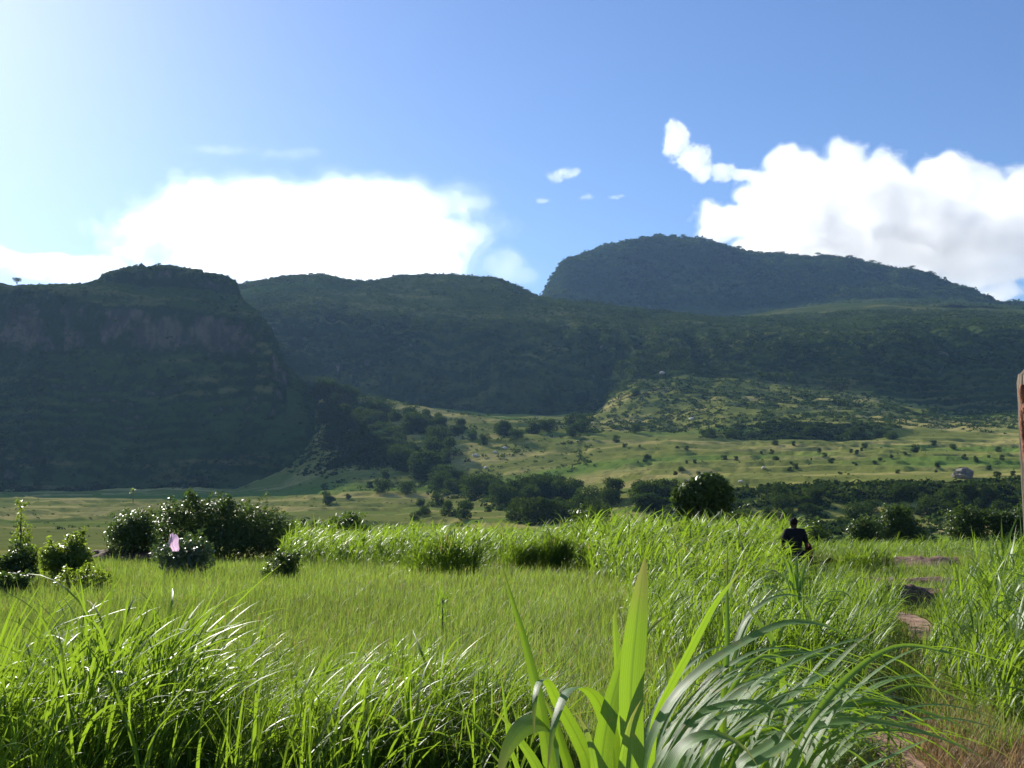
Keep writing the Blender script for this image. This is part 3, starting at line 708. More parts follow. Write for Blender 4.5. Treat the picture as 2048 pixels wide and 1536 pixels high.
# ------------------------------------------------------------------ bushes and trees of the near field
def make_bush(name, cpx, Y, wpx, top_py, label, cat='bush', mat='bush_leaf', leaf=.1, dens=1.0, seed=0, depth=.8, asp=1.5, lobes=None, sprigs=6, tint=.5, inner=.35, base_drop=0.0):
    """a leafy shrub: woody stems under many lobes of leaf-sized faces"""
    g = random.Random(seed); wpx *= 1.1; leaf *= .8; sprigs = int(sprigs * 1.6); x = (cpx - 1024) / F * Y; z = gz(x, Y) - base_drop
    top = ZC + (YH - top_py) / F * Y; h = top - z; W = wpx / F * Y
    root = tag(empty(name, (x, Y, z)), label, cat)
    L = []
    if lobes:
        for (lx, lz, r, rz) in lobes: L.append((lx * W / 2, g.uniform(-.2, .2) * W * depth / 2, lz * h, r * W / 2, r * W / 2 * depth, rz * h))
    else:
        n = 9
        for k in range(n):
            a = g.uniform(0, 6.28); q = g.uniform(.2, .62)
            zz = g.uniform(.28, .72) * (1.12 - .45 * q); s = g.uniform(.28, .42)
            L.append((q * math.cos(a) * W / 2, q * math.sin(a) * W / 2 * depth, zz * h, s * W / 2, s * W / 2 * depth, min(s * W / 2, h * .3)))
        L.append((0, 0, .35 * h, .62 * W / 2, .6 * W / 2 * depth, .36 * h))
    area = sum(l[3] * l[5] for l in L) * 10
    n = int(area / (leaf * leaf) * dens * 1.5)
    P, d = lobes_pts(L, n, inner); k = P[:, 2] > .02; P, d = P[k], d[k]
    b = Buf(); sb = Buf()
    d[:, 2] += .55
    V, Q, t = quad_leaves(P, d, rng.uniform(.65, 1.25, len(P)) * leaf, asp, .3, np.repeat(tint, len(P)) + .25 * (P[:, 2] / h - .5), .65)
    b.add(V, Q, tint=t)
    for k in range(sprigs):          # shoots standing out of the outline
        l = g.choice(L); a = g.uniform(0, 6.28); e = g.uniform(.5, 1.2)
        s0 = np.array(l[:3]); dirv = np.array((math.cos(a) * math.cos(e), math.sin(a) * math.cos(e), math.sin(e)))
        ln = (l[3] + l[5]) * .5 * g.uniform(1.15, 1.75); m = 30
        s = rng.uniform(.55, 1, m)[:, None]; PP = s0 + dirv * ln * s + rng.normal(0, leaf * .7, (m, 3))
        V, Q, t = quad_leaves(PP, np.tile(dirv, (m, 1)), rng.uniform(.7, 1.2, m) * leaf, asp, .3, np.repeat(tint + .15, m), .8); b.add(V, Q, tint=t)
        sb.add(*tube([s0, s0 + dirv * ln * .95], [.012, .004], 4))
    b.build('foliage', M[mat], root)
    for l in L:
        bx, by = l[0] * .25, l[1] * .25
        sb.add(*tube([(bx, by, -.1), ((bx + l[0]) * .5, (by + l[1]) * .5, l[2] * .6), tuple(l[:3])], [.03 + .006 * h, .022, .01], 5))
    sb.build('stem', M['bark'], root, True)
    return root
make_bush('bush', 452, 42.5, 262, 1002, 'largest dark bush left of centre, with a leafy shoot rising from its crown', leaf=.13, seed=3, depth=.7, dens=1.25, tint=.45,
          lobes=[(-.62, .45, .42, .42), (-.2, .62, .42, .38), (.15, .6, .42, .4), (.5, .5, .45, .42), (.7, .36, .32, .36), (0, .32, .6, .36), (-.42, .98, .13, .16), (-.36, .82, .2, .2), (.02, .9, .16, .16), (-.7, .75, .2, .2)], sprigs=16)
make_bush('bush', 262, 43.5, 155, 1006, 'broad glossy bush beside the largest dark bush, above the brown soil', leaf=.12, seed=4, depth=.7, sprigs=12, tint=.55)
make_bush('bush', 372, 30, 148, 1072, 'low bush with pale shining leaves, with the pink cloth on it', mat='shiny_leaf', leaf=.1, seed=5, tint=.6, sprigs=8, dens=1.1)
make_bush('bush', 562, 26.2, 92, 1106, 'small dark glossy bush alone in the short grass', leaf=.075, seed=6, sprigs=8, tint=.4, lobes=[(0, .42, .62, .42), (-.5, .28, .38, .28), (.45, .6, .38, .4), (.6, .82, .2, .22), (.2, .5, .5, .4)])
make_bush('bush', 36, 24.5, 108, 1068, 'dark glossy bush cut by the left edge of the picture', leaf=.09, seed=7, sprigs=7, tint=.38)
make_bush('bush', 128, 25.5, 128, 1052, 'yellow-green feathery bush next to the dark one at the left edge', mat='light_leaf', leaf=.075, asp=2.4, seed=8, sprigs=14, dens=1.0, tint=.5)
make_bush('bush', 28, 21.8, 95, 1146, 'low leafy bush at the foot of the dark bush at the left edge', leaf=.085, seed=9, sprigs=5, tint=.6)
make_bush('bush', 165, 23.2, 150, 1140, 'low pale herb thicket at the foot of the feathery bush', mat='light_leaf', leaf=.06, asp=1.8, seed=10, sprigs=10, dens=.6)
make_bush('sapling', 42, 40, 44, 1003, 'thin light green sapling rising above the bushes at the left', 'sapling', 'light_leaf', .1, .5, 11, .9, 1.8, [(0, .9, .28, .12), (-.1, .72, .5, .14), (.15, .55, .7, .16), (0, .38, .85, .2), (.1, .18, .9, .18)], 4)
make_bush('bush', 608, 48, 92, 1018, 'leafy shrub just right of the largest dark bush', leaf=.14, seed=12, sprigs=8, dens=.7, tint=.6)
make_bush('bush', 694, 49, 110, 1012, 'olive shrub with upright shoots behind the tall grass, left of centre', leaf=.17, seed=13, sprigs=14, dens=.6, tint=.75)
make_bush('bush', 826, 56, 56, 1042, 'small round shrub with shining leaves above the grass band', leaf=.16, seed=14, sprigs=5, tint=.35)
make_bush('bush', 890, 58, 42, 1048, 'smallest shrub peeping over the grass band right of the round one', leaf=.14, seed=15, sprigs=5, tint=.4)
make_bush('bush', 1178, 50, 118, 1004, 'loose open shrub with dark shining leaves at the centre of the field edge', leaf=.17, seed=16, sprigs=16, dens=.42, tint=.4)
make_bush('bush', 1478, 50, 122, 1012, 'black-looking thicket leaning against the leafy tree', leaf=.13, seed=18, sprigs=7, dens=1.2, tint=.25, lobes=[(-.45, .62, .5, .36), (.1, .5, .6, .42), (.5, .36, .5, .36), (-.1, .3, .8, .32), (.75, .45, .24, .25)])
make_bush('bush', 1625, 62, 90, 1040, 'dark shrub behind the walking person', leaf=.16, seed=19, sprigs=5, tint=.3)
make_bush('bush', 1730, 66, 84, 1030, 'dark shrub between the walking person and the round thickets', leaf=.16, seed=20, sprigs=5, tint=.3)
make_bush('bush', 1802, 72, 128, 1006, 'big round dark thicket, leftmost of the three at the right', leaf=.2, seed=21, sprigs=7, tint=.28, dens=1.1)
make_bush('bush', 1934, 74, 112, 1004, 'middle one of the three round dark thickets at the right', leaf=.2, seed=22, sprigs=7, tint=.26, dens=1.1)
make_bush('bush', 2030, 73, 120, 986, 'tallest of the three round dark thickets, beside the wooden post', leaf=.2, seed=23, sprigs=7, tint=.28, dens=1.1)
make_bush('bush', 1545, 68, 80, 1048, 'low dark shrub between the leafy tree and the walking person', leaf=.16, seed=24, sprigs=4, tint=.3)

# the leafy tree behind the tall grass
def leafy_tree():
    Y = 48.; x = (1402 - 1024) / F * Y; z = gz(x, Y)
    root = tag(empty('leafy_tree', (x, Y, z)), 'leafy tree with a round glossy crown and a short dark trunk behind the tall grass', 'tree')
    s = Y / F
    tb = Buf(); tr = [(-.15, 0, -.2), (-.12, 0, .8), (-.02, 0, 1.6), (.02, 0, 2.4)]
    tb.add(*tube(tr, [.17, .14, .12, .08]))
    L = []
    for (dx, py, rx, rz) in ((-18, 985, 30, 28), (14, 972, 34, 26), (40, 990, 26, 28), (-42, 992, 18, 20), (0, 1000, 34, 30), (52, 1004, 14, 22), (-40, 1014, 17, 15), (-22, 1036, 12, 14), (-14, 1052, 10, 12), (20, 1022, 26, 22)):
        cz = ZC + (YH - py) * s - z; L.append((dx * s, random.Random(dx).uniform(-.35, .35), cz, rx * s, rx * s * .9, rz * s))
        tb.add(*tube([(0, 0, min(1.7, cz * .7)), (dx * s * .5, 0, cz * .85), (dx * s, L[-1][1], cz)], [.07, .045, .02], 5))
    tb.build('trunk', M['bark'], root, True)
    n = 5200; P, d = lobes_pts(L, n, .45); d[:, 2] += .45
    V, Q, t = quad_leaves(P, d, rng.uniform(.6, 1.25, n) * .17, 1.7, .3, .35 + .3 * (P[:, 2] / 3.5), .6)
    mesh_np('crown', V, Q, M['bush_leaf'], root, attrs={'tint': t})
leafy_tree()

# pink cloth caught on the low bush
def pink_cloth():
    Y = 28.9; w_, h_ = .25, .5; n, m = 12, 18
    x0 = (348 - 1024) / F * Y; z1 = ZC + (YH - 1068) / F * Y
    a = np.linspace(-1, 1, n)[None]; q = np.linspace(0, 1, m)[:, None]
    wd = w_ / 2 * (.25 + .95 * np.sin(np.pi * (.08 + .8 * q)) ** .8)
    X = x0 + a * wd + .08 * (q - .5) + .02 * np.sin(q * 9); Yy = Y - .16 * (1 - a ** 2) * np.sin(np.pi * q * .9 + .2) + .04 * np.sin(a * 7 + q * 5); Z = z1 - q * h_ + .03 * np.cos(a * 5) * (1 - q)
    i = np.arange(m - 1)[:, None] * n + np.arange(n - 1)[None]
    mt, t, o = new_mat('pink_cloth'); p_ = nd(t, 'ShaderNodeBsdfPrincipled', Roughness=.6)
    t.links.new(mixc(t, noise_(t, 9, 3), (.52, .36, .52), (.64, .5, .63)), p_.inputs['Base Color']); tr = nd(t, 'ShaderNodeBsdfTranslucent'); tr.inputs[0].default_value = (.66, .46, .64, 1)
    mx = nd(t, 'ShaderNodeMixShader'); mx.inputs[0].default_value = .45; t.links.new(p_.outputs[0], mx.inputs[1]); t.links.new(tr.outputs[0], mx.inputs[2]); t.links.new(mx.outputs[0], o.inputs[0])
    ob = mesh_np('cloth', np.stack((X, Yy, Z), -1), np.stack((i, i + 1, i + n + 1, i + n), -1).reshape(-1, 4), mt, smooth=True)
    tag(ob, 'pink cloth hanging on the front of the low pale bush', 'cloth')
pink_cloth()

# ------------------------------------------------------------------ bare soil, footpath, bank
def drape(name, pts, halfw, mat, n=9, lift=.012, rough=.25, dome=0.0):
    pts = np.array(pts, float); d = np.concatenate(([0], np.cumsum(np.hypot(*np.diff(pts, axis=0).T)))); s = np.arange(0, d[-1], .05); n = n * 2 + 1
    C = np.stack((np.interp(s, d, pts[:, 0]), np.interp(s, d, pts[:, 1])), -1); T = np.gradient(C, axis=0); T /= np.linalg.norm(T, axis=1)[:, None]
    Nn = np.stack((T[:, 1], -T[:, 0]), -1); a = np.linspace(-1, 1, n)[None]
    hw = np.interp(s, d, np.broadcast_to(halfw, (len(pts),)))[:, None] * (1 + rough * 2 * np.where(a < 0, fbm(s[:, None] / .6, 0 * s[:, None], 77, 3), fbm(s[:, None] / .6, 0 * s[:, None] + 9, 78, 3)) * np.abs(a))
    X = C[:, :1] + Nn[:, :1] * a * hw; Y = C[:, 1:] + Nn[:, 1:] * a * hw
    Z = ground_z(X, Y) + lift + dome * (1 - a ** 2) * (1 + .9 * fbm(X / .4, Y / .4, 80, 4)) + .022 * fbm(X / .35, Y / .35, 79, 4) + .012 * fbm(X / .09, Y / .09, 82, 2)
    i = np.arange(len(s) - 1)[:, None] * n + np.arange(n - 1)[None]
    o = mesh_np(name, np.stack((X, Y, Z), -1), np.stack((i, i + 1, i + n + 1, i + n), -1).reshape(-1, 4), M[mat], smooth=True)
    return tag(o, kind='structure')
drape('path', PATH, .24, 'soil', lift=.028)
a0, a1 = flat(190, 1118), flat(318, 1118); drape('soil_bank', [(a0[0], a0[1]), (a1[0], a1[1])], 1.2, 'dark_soil', 15, .02, .4, .42)
drape('soil_bank', [(6.75, 18.0), (7.3, 18.15), (7.95, 18.0)], [.35, .55, .35], 'dark_soil', 13, .02, .5, .36)
drape('soil_bank', [(8.9, 25.6), (10.2, 25.4), (11.6, 25.8)], .7, 'dark_soil', 11, .02, .5, .16)
drape('soil_bank', [(11.4, 35.5), (13.6, 36), (15.8, 35.6)], 1.3, 'dark_soil', 13, .03, .5, .26)
drape('soil_bank', [(3.2, 10.4), (3.9, 11.4), (4.6, 12.2)], .3, 'dark_soil', 11, .02, .5, .1)

# ------------------------------------------------------------------ grasses of the near field
def off_path(XY, left=.34, right=.30):
    y_ = XY[:, 1]; op = np.clip(np.maximum(1 - np.abs(y_ - 6.6) / 2.2, 1 - np.abs(y_ - 15) / 2.6) * 1.6, .18, 1); left = left * op; right = right * op
    dx = XY[:, 0] - path_x(XY[:, 1]); return XY[(dx < -left) | (dx > right)]
def ntint(XY, s=2.0, seed=120, lo=.2, hi=.8): return np.clip(.5 + 1.5 * fbm(XY[:, 0] / s, XY[:, 1] / s, seed, 2) + rng.normal(0, .1, len(XY)), lo, hi)
def meadow(n):
    u = rng.uniform(-.64, .62, n); Y = np.exp(rng.uniform(np.log(6.5), np.log(47), n)); x = u * Y
    XY = off_path(np.stack((x, Y), -1)); x, Y = XY.T; n = len(x)
    hgt = rng.uniform(.12, .3, n) * (1 + .5 * fbm(x / 3, Y / 3, 130, 2)) * np.where(rng.random(n) < .1, 1.6, 1)
    base = np.stack((x, Y, ground_z(x, Y) - .02), -1)
    wd = (.003 + .0003 * Y) * rng.uniform(.7, 1.5, n)
    V, Q, c = ribbons(base, rng.uniform(0, 6.28, n), rng.uniform(.02, .3, n), rng.uniform(.1, 1.2, n), hgt * 1.15, wd, 3)
    t = np.clip(.5 + 1.3 * fbm(x / 2.5, Y / 2.5, 131, 3) + rng.normal(0, .2, n), 0, 1); d = np.clip(rng.normal(-.03, .12, n) + .3 * (rng.random(n) < .05), 0, .8)
    o = mesh_np('meadow_grass', V, Q, M['meadow'], smooth=True, attrs={'tint': np.repeat(t, c), 'dry': np.repeat(d, c)})
    tag(o, 'fine short grass of the open meadow', kind='stuff')
meadow(190000)
def seed_stalks(n):
    u = rng.uniform(-.64, .5, n); Y = np.exp(rng.uniform(np.log(7), np.log(44), n)); XY = off_path(np.stack((u * Y, Y), -1)); XY = XY[fbm(XY[:, 0] / 2.2, XY[:, 1] / 2.2, 133, 3) > -.05]; n = len(XY)
    base = np.stack((XY[:, 0], XY[:, 1], ground_z(XY[:, 0], XY[:, 1])), -1); L = rng.uniform(.26, .48, n)
    V, Q, c = ribbons(base, rng.uniform(0, 6.28, n), rng.uniform(.0, .25, n), rng.uniform(.1, .9, n), L, .002 + .00022 * XY[:, 1], 4, wprof='stem')
    hb = V.reshape(n, 5, 2, 3).mean(2)[:, 3]
    V2, Q2, c2 = ribbons(hb, rng.uniform(0, 6.28, n), rng.uniform(.1, .6, n), rng.uniform(.2, 1.0, n), L * .3, .006 + .0004 * XY[:, 1], 3)
    b = Buf(); b.add(V, Q, tint=np.repeat(rng.random(n), c), dry=.35); b.add(V2, Q2, tint=np.repeat(rng.random(n), c2), dry=np.repeat(rng.uniform(.3, .8, n), c2))
    tag(b.build('seed_grass', M['meadow'], None, True), 'thin grass stalks with pale seed heads over the meadow', kind='stuff')
seed_stalks(5000)
CUL = culm_protos(16, (6, 10), (.35, .75), (.016, .034), 1, 5)
CULN = culm_protos(12, (7, 12), (.3, .6), (.010, .022), 2, 6)
FINE = culm_protos(14, (9, 15), (.22, .5), (.007, .014), 3, 5, .8)
SPEAR = culm_protos(10, (4, 7), (.55, .95), (.016, .026), 4, 8, .55, .9)
def tall(poly, n, h, protos, label, ypow=1.0, mat='grass', sp=2.0, tint=0, path=True, hvar=None, dry=None, wind=.14, edge=0, gaps=0):
    XY = scatter(poly, n, ypow)
    if path: XY = off_path(XY, .42, .40)
    if gaps: XY = XY[fbm(XY[:, 0] / gaps, XY[:, 1] / gaps, 141, 3) > -.09]
    hh = rng.uniform(h[0], h[1], len(XY)) * (1 + (1.3 if gaps else .7) * fbm(XY[:, 0] / sp, XY[:, 1] / sp, 140, 3))
    if hvar is not None: hh = hh * hvar(XY)
    o = plant_culms('tall_grass', XY, hh, protos, M[mat], np.clip(ntint(XY) + tint, 0, 1), None if dry is None else np.clip(rng.normal(dry, .25, len(XY)), 0, 1), wind)
    return tag(o, label, kind='stuff')
# the band along the far edge of the meadow
tall([(560, 37), (760, 35), (1000, 34), (1260, 32), (1300, 48), (900, 50), (560, 50)], 2300, (1.0, 1.5), CUL, 'bright tall grass along the far edge of the meadow', sp=4)
# the big stand right of the meadow
tall([(1140, 34), (1200, 26), (1260, 20), (1340, 16), (1560, 15.5), (1590, 17.5), (1540, 20), (1560, 24), (1580, 32), (1560, 47), (1120, 47)], 4600, (1.0, 1.45), CUL, 'large stand of bright tall grass right of the meadow', ypow=.3, sp=3.5,
     hvar=lambda q: np.clip(.55 + (q[:, 1] - 15) / 22, .6, 1.08))
tall([(1590, 41), (1900, 42), (2120, 38), (2120, 54), (1560, 54)], 1300, (.5, .85), CUL, 'lower green grass beyond the trampled clearing', sp=3, tint=-.1)
tall([(1240, 16.5), (1290, 11.5), (1380, 9), (1560, 8.2), (1740, 9.5), (1800, 13), (1680, 19), (1560, 20), (1400, 18)], 1500, (.6, .9), CULN, 'mixed green grass between the meadow and the footpath', ypow=.3)
tall([(1870, 16.5), (1860, 12), (1830, 9.2), (1960, 7.2), (2160, 6), (2160, 17)], 950, (.75, 1.15), CULN, 'bright grass on the right side of the footpath', ypow=.3, hvar=lambda q: np.clip(.55 + (q[:, 0] / q[:, 1] - .38) * 5, .45, 1.25), tint=.1)
# foreground thickets
tall([(-80, 5.7), (120, 5.6), (300, 5.6), (430, 6.2), (470, 8.2), (300, 9.0), (-80, 9.0)], 620, (.52, .78), CULN, 'tall grass thicket at the lower left', sp=1.5, hvar=lambda q: np.clip(1.25 - q[:, 1] * .05 - .0 * q[:, 0], .6, 1.1))
tall([(-60, 5.6), (130, 5.4), (300, 5.8), (400, 6.6), (380, 8.0), (-60, 8.4)], 60, (.72, .98), SPEAR, 'long upright grass blades at the lower left', sp=2, tint=.15, wind=.22)
tall([(430, 6.6), (500, 5.8), (760, 5.7), (1060, 5.7), (1090, 7.2), (960, 8.4), (700, 8.4), (480, 8.2)], 2300, (.46, .68), FINE, 'dense fine-leaved grass thicket in the middle foreground', sp=.8, gaps=.7)
tall([(430, 6.2), (560, 5.7), (760, 5.6), (1040, 5.7), (1090, 7.0), (960, 8.2), (700, 8.2), (480, 8.0)], 80, (.52, .72), SPEAR, 'long arching grass blades over the middle thicket', sp=1.2, wind=.2)
tall([(-80, 4.0), (520, 3.9), (1000, 3.7), (1060, 4.7), (560, 5.2), (-80, 5.4)], 130, (.25, .4), FINE, 'small leafy grass along the bottom edge', sp=1)
tall([(-80, 5.2), (520, 5.0), (1060, 5.0), (1060, 6.2), (520, 6.2), (-80, 6.2)], 110, (.5, .85), SPEAR, 'thin upright stalks at the front of the thickets', sp=.7, tint=.1, wind=.08)
tall([(1250, 8.5), (1300, 4.6), (1560, 4.2), (1700, 6), (1730, 9), (1500, 9.5)], 420, (.4, .65), CULN, 'green undergrowth around the broad-leaved plants', sp=1)
# dry grass in the right-hand corner, low weeds on the clearing
def low_blades(name, poly, n, h, wd, mat, dry, label, ypow=1.0, th=(.1, .9), tint=.5, left=.3, right=.27):
    XY = off_path(scatter(poly, n, ypow), left, right); n = len(XY)
    base = np.stack((XY[:, 0], XY[:, 1], ground_z(XY[:, 0], XY[:, 1]) - .01), -1)
    V, Q, c = ribbons(base, rng.uniform(0, 6.28, n), rng.uniform(*th, n), rng.uniform(.3, 1.2, n), rng.uniform(*h, n), rng.uniform(*wd, n), 4)
    d = np.clip(dry + .3 * fbm(XY[:, 0], XY[:, 1], 150, 2) * 2 + rng.normal(0, .2, n), 0, 1)
    o = mesh_np(name, V, Q, M[mat], smooth=True, attrs={'tint': np.repeat(np.clip(rng.normal(tint, .2, n), 0, 1), c), 'dry': np.repeat(d, c)})
    tag(o, label, kind='stuff')
low_blades('dry_grass', [(1880, 9), (1800, 5.2), (1840, 4.2), (2160, 4), (2160, 8.6)], 12000, (.14, .36), (.004, .009), 'meadow', .98, 'short reddish dry grass in the lower right corner', right=.02)
low_blades('weeds', [(1585, 21), (1700, 19), (1860, 17), (2050, 18), (2050, 44), (1585, 44)], 11000, (.08, .3), (.02, .05), 'grass', .05, 'low weeds on the trampled clearing', .4, (.5, 1.3), .35)
low_blades('weeds', [(1560, 5), (1700, 4.6), (1860, 6), (1840, 13), (1700, 12)], 2600, (.08, .3), (.008, .02), 'grass', .25, 'sparse weeds along the footpath', .5, (.3, 1.2), left=.08, right=.05)
low_blades('weeds', [(380, 5.4), (1060, 5.2), (1090, 8), (440, 8)], 3600, (.12, .4), (.012, .03), 'grass', .06, 'low leaves under the middle grass thicket', .6, (.3, 1.2))
low_blades('weeds', [(-80, 5.3), (460, 5.3), (460, 9), (-80, 9)], 2600, (.12, .4), (.012, .028), 'grass', .06, 'low leaves under the grass at the lower left', .6, (.3, 1.2))

# tussocks that stand out
def tussock(cpx, Y, n, r, h, protos, label, tint=0, mat='grass', wind=.1):
    x = (cpx - 1024) / F * Y; a = rng.uniform(0, 6.28, n); q = r * rng.random(n) ** .6
    XY = np.stack((x + q * np.cos(a), Y + q * np.sin(a) * .8), -1); o3 = (x, Y, gz(x, Y))
    hh = rng.uniform(*h, n) * (1.05 - .35 * (q / r) ** 2)
    o = plant_culms('grass_tussock', XY, hh, protos, M[mat], np.clip(ntint(XY) + tint, 0, 1), None, wind, origin=o3, rot=a + rng.normal(0, .6, n)); o.location = o3
    return tag(o, label, 'tussock')
tussock(885, 28, 190, 1.15, (1.0, 1.35), CUL, 'grass tussock with a dark base in the middle of the meadow', -.1)
tussock(1040, 31.5, 130, .62, (.8, 1.1), CUL, 'round grass tussock, darker and smaller of the pair near the centre', -.25)
tussock(1098, 32, 150, .8, (1.1, 1.4), CUL, 'round grass tussock with a shaggy pale top, larger of the pair near the centre', -.05)
tussock(225, 6.6, 40, .5, (.95, 1.2), SPEAR, 'fan of long upright grass blades, tallest at the lower left', .25, wind=.1)
tussock(1730, 31, 130, 1.0, (.7, 1.0), CUL, 'blue-green grass tussock beyond the clearing at the right', -.3)

# ------------------------------------------------------------------ the broad-leaved plants close to the camera
def spline(P, n):
    """smooth curve through points of uneven spacing, sampled at even steps"""
    P = np.array(P, float); P = P[np.concatenate(([True], np.linalg.norm(np.diff(P, axis=0), axis=1) > 1e-5))]
    d = np.linalg.norm(np.diff(P, axis=0), axis=1) ** .5; t = np.concatenate(([0], np.cumsum(d)))
    Q = np.vstack((2 * P[0] - P[1], P, 2 * P[-1] - P[-2])); tt = np.concatenate(([t[0] - d[0]], t, [t[-1] + d[-1]])); out = []
    for i in range(len(P) - 1):
        p0, p1, p2, p3 = Q[i:i + 4]; t0, t1, t2, t3 = tt[i:i + 4]
        for u in np.linspace(t1, t2, 16, endpoint=False):
            A1 = (t1 - u) / (t1 - t0) * p0 + (u - t0) / (t1 - t0) * p1; A2 = (t2 - u) / (t2 - t1) * p1 + (u - t1) / (t2 - t1) * p2; A3 = (t3 - u) / (t3 - t2) * p2 + (u - t2) / (t3 - t2) * p3
            B1 = (t2 - u) / (t2 - t0) * A1 + (u - t0) / (t2 - t0) * A2; B2 = (t3 - u) / (t3 - t1) * A2 + (u - t1) / (t3 - t1) * A3
            out.append((t2 - u) / (t2 - t1) * B1 + (u - t1) / (t2 - t1) * B2)
    out.append(P[-1]); out = np.array(out); s_ = np.concatenate(([0], np.cumsum(np.linalg.norm(np.diff(out, axis=0), axis=1))))
    e = np.linspace(0, s_[-1], n); return np.stack([np.interp(e, s_, out[:, k]) for k in range(3)], 1)
def blade(parent, o3, P3, width, face, tint, twist=(0, 0), fold=.22, n=54, tip=6, base_w=.55, dry=0.0, apex=False):
    """one long leaf along a space curve; face = the way its upper side looks"""
    C = spline(P3, n); s = np.linspace(0, 1, n)
    T = np.gradient(C, axis=0); T /= np.linalg.norm(T, axis=1)[:, None]
    Nn = np.zeros_like(T); v = np.asarray(face, float)
    k0 = int(np.argmax(C[:, 2])) if apex else n // 3; v = v - T[k0] * (T[k0] @ v); v /= np.linalg.norm(v) + 1e-9; Nn[k0] = v
    for rngk in (range(k0 + 1, n), range(k0 - 1, -1, -1)):       # carry the leaf's upper side along the curve
        u = v.copy()
        for q in rngk: u = u - T[q] * (T[q] @ u); u /= np.linalg.norm(u) + 1e-9; Nn[q] = u
    S = np.cross(T, Nn); a = np.linspace(twist[0], twist[1], n)[:, None]
    S, Nn = S * np.cos(a) + Nn * np.sin(a), Nn * np.cos(a) - S * np.sin(a)
    wp = np.minimum(1, base_w + s * 2.2) * np.maximum(1 - s ** tip, .0) ** .9; wp = np.maximum(wp, .02)
    wob = 1 + .05 * np.sin(s * 17 + tint * 20)
    ac = np.array((-1, -.5, 0, .5, 1.)); up = np.array((1, .45, 0, .45, 1.)) * fold
    hw = (width * wp * wob * .5)[:, None, None]
    V = C[:, None] + S[:, None] * ac[None, :, None] * hw + Nn[:, None] * up[None, :, None] * hw + Nn[:, None] * (np.sin(s * 9 + tint * 9)[:, None] * ac[None] * .12)[..., None] * hw
    i = np.arange(n - 1)[:, None] * 5 + np.arange(4)[None]
    Q = np.stack((i, i + 1, i + 6, i + 5), -1).reshape(-1, 4)
    dr = np.clip(dry + .8 * sstep(.95 - .1 * ((tint * 37) % 1), 1, s), 0, 1)
    return mesh_np('leaf', V.reshape(-1, 3) - np.asarray(o3), Q, M['hero'], parent, True,
                   {'tint': np.full(n * 5, tint), 'across': np.tile(ac, n), 'dry': np.repeat(dr, 5)})
CAMV = np.array((0, -1, .15))
def pl(*a, Y=2.3):
    """points of the photograph at given depths"""
    return [pt(q[0], q[1], q[2] if len(q) > 2 else Y) for q in a]
def broad_plant():
    Y = 2.3; o3 = np.array(((1185 - 1024) / F * Y, Y, gz(.2, Y)))
    root = tag(empty('grass_plant', o3), 'broad-leaved grass plant with one tall upright blade, closest to the camera', 'grass plant')
    def wpx(p, y=Y): return p / F * y
    def lf(pts, w, t, face=CAMV, Yd=Y, base=None, **k):
        b = base if base is not None else o3 + np.array((rnd.uniform(-.05, .05), rnd.uniform(-.05, .05), .25))
        P = [np.array(b)] + pl(*pts, Y=Yd); return blade(root, o3, P, wpx(w, Yd), face, t, **k)
    lf([(1262, 1540), (1262, 1380), (1274, 1240), (1284, 1160), (1291, 1112)], 50, .62, tip=12)
    lf([(1104, 1540), (1080, 1400), (1050, 1280), (1019, 1180), (995, 1103)], 46, .66, face=(-.6, -.8, .1), tip=2.6)
    lf([(1202, 1540), (1216, 1440), (1238, 1350), (1262, 1262), (1276, 1215)], 44, .72, face=(-.2, -1, .2), Yd=2.36)
    lf([(1246, 1540), (1240, 1400), (1233, 1290), (1231, 1222), (1237, 1217), (1246, 1262, 2.5)], 20, .7, Yd=2.55)
    lf([(1110, 1540, 2.36), (1104, 1470, 2.36), (1088, 1446, 2.30), (1050, 1452, 2.2), (1014, 1500, 2.1), (990, 1590, 2.0)], 78, .35, fold=.1, face=(-.6, -.2, .8), tip=3)
    lf([(1180, 1540, 2.42), (1158, 1480, 2.42), (1116, 1404, 2.40), (1096, 1364, 2.34), (1080, 1361, 2.27), (1070, 1395, 2.2), (1067, 1484, 2.14)], 46, .5, fold=.12, face=(-.45, -.9, .1), tip=2.4)
    lf([(1230, 1540, 2.42), (1216, 1450, 2.42), (1192, 1394, 2.38), (1162, 1374, 2.30), (1132, 1386, 2.2), (1108, 1450, 2.12), (1094, 1550, 2.06)], 52, .55, fold=.12, face=(-.5, -.85, .2), tip=2.6)
    lf([(1296, 1540), (1310, 1438), (1340, 1373), (1372, 1314), (1401, 1259), (1433, 1203), (1488, 1134)], 26, .6, face=(.5, -.8, .2), Yd=2.6)
    lf([(1280, 1540), (1270, 1400), (1278, 1300), (1304, 1254), (1342, 1226)], 22, .2, face=(-.3, -.2, 1), Yd=2.5)
    lf([(1140, 1540), (1128, 1500), (1110, 1440), (1090, 1400), (1078, 1385)], 34, .6, face=(-.6, -.8, .2), Yd=2.4)
    lf([(1190, 1545), (1178, 1480), (1160, 1440), (1148, 1425)], 40, .2, face=(.5, -.8, .2), Yd=2.1)
    lf([(1085, 1560), (1040, 1480), (1010, 1440), (985, 1420)], 30, .6, face=(-.3, -.9, .3), Yd=2.4)
    lf([(1330, 1560), (1372, 1490), (1420, 1470), (1480, 1490), (1520, 1540)], 60, .45, face=(0, -.5, 1), Yd=1.95)
    lf([(1240, 1560), (1248, 1500), (1262, 1440), (1282, 1400)], 26, .75, face=(.2, -1, .2), Yd=2.15)
    b = Buf()
    for k in range(5):
        a = (rnd.uniform(-.08, .08), rnd.uniform(-.08, .08)); b.add(*tube([(a[0], a[1], -.05), (a[0] * 1.4, a[1] * 1.4, .5)], [.014, .010]))
    b.build('stem', M['stem'], root, True)
broad_plant()
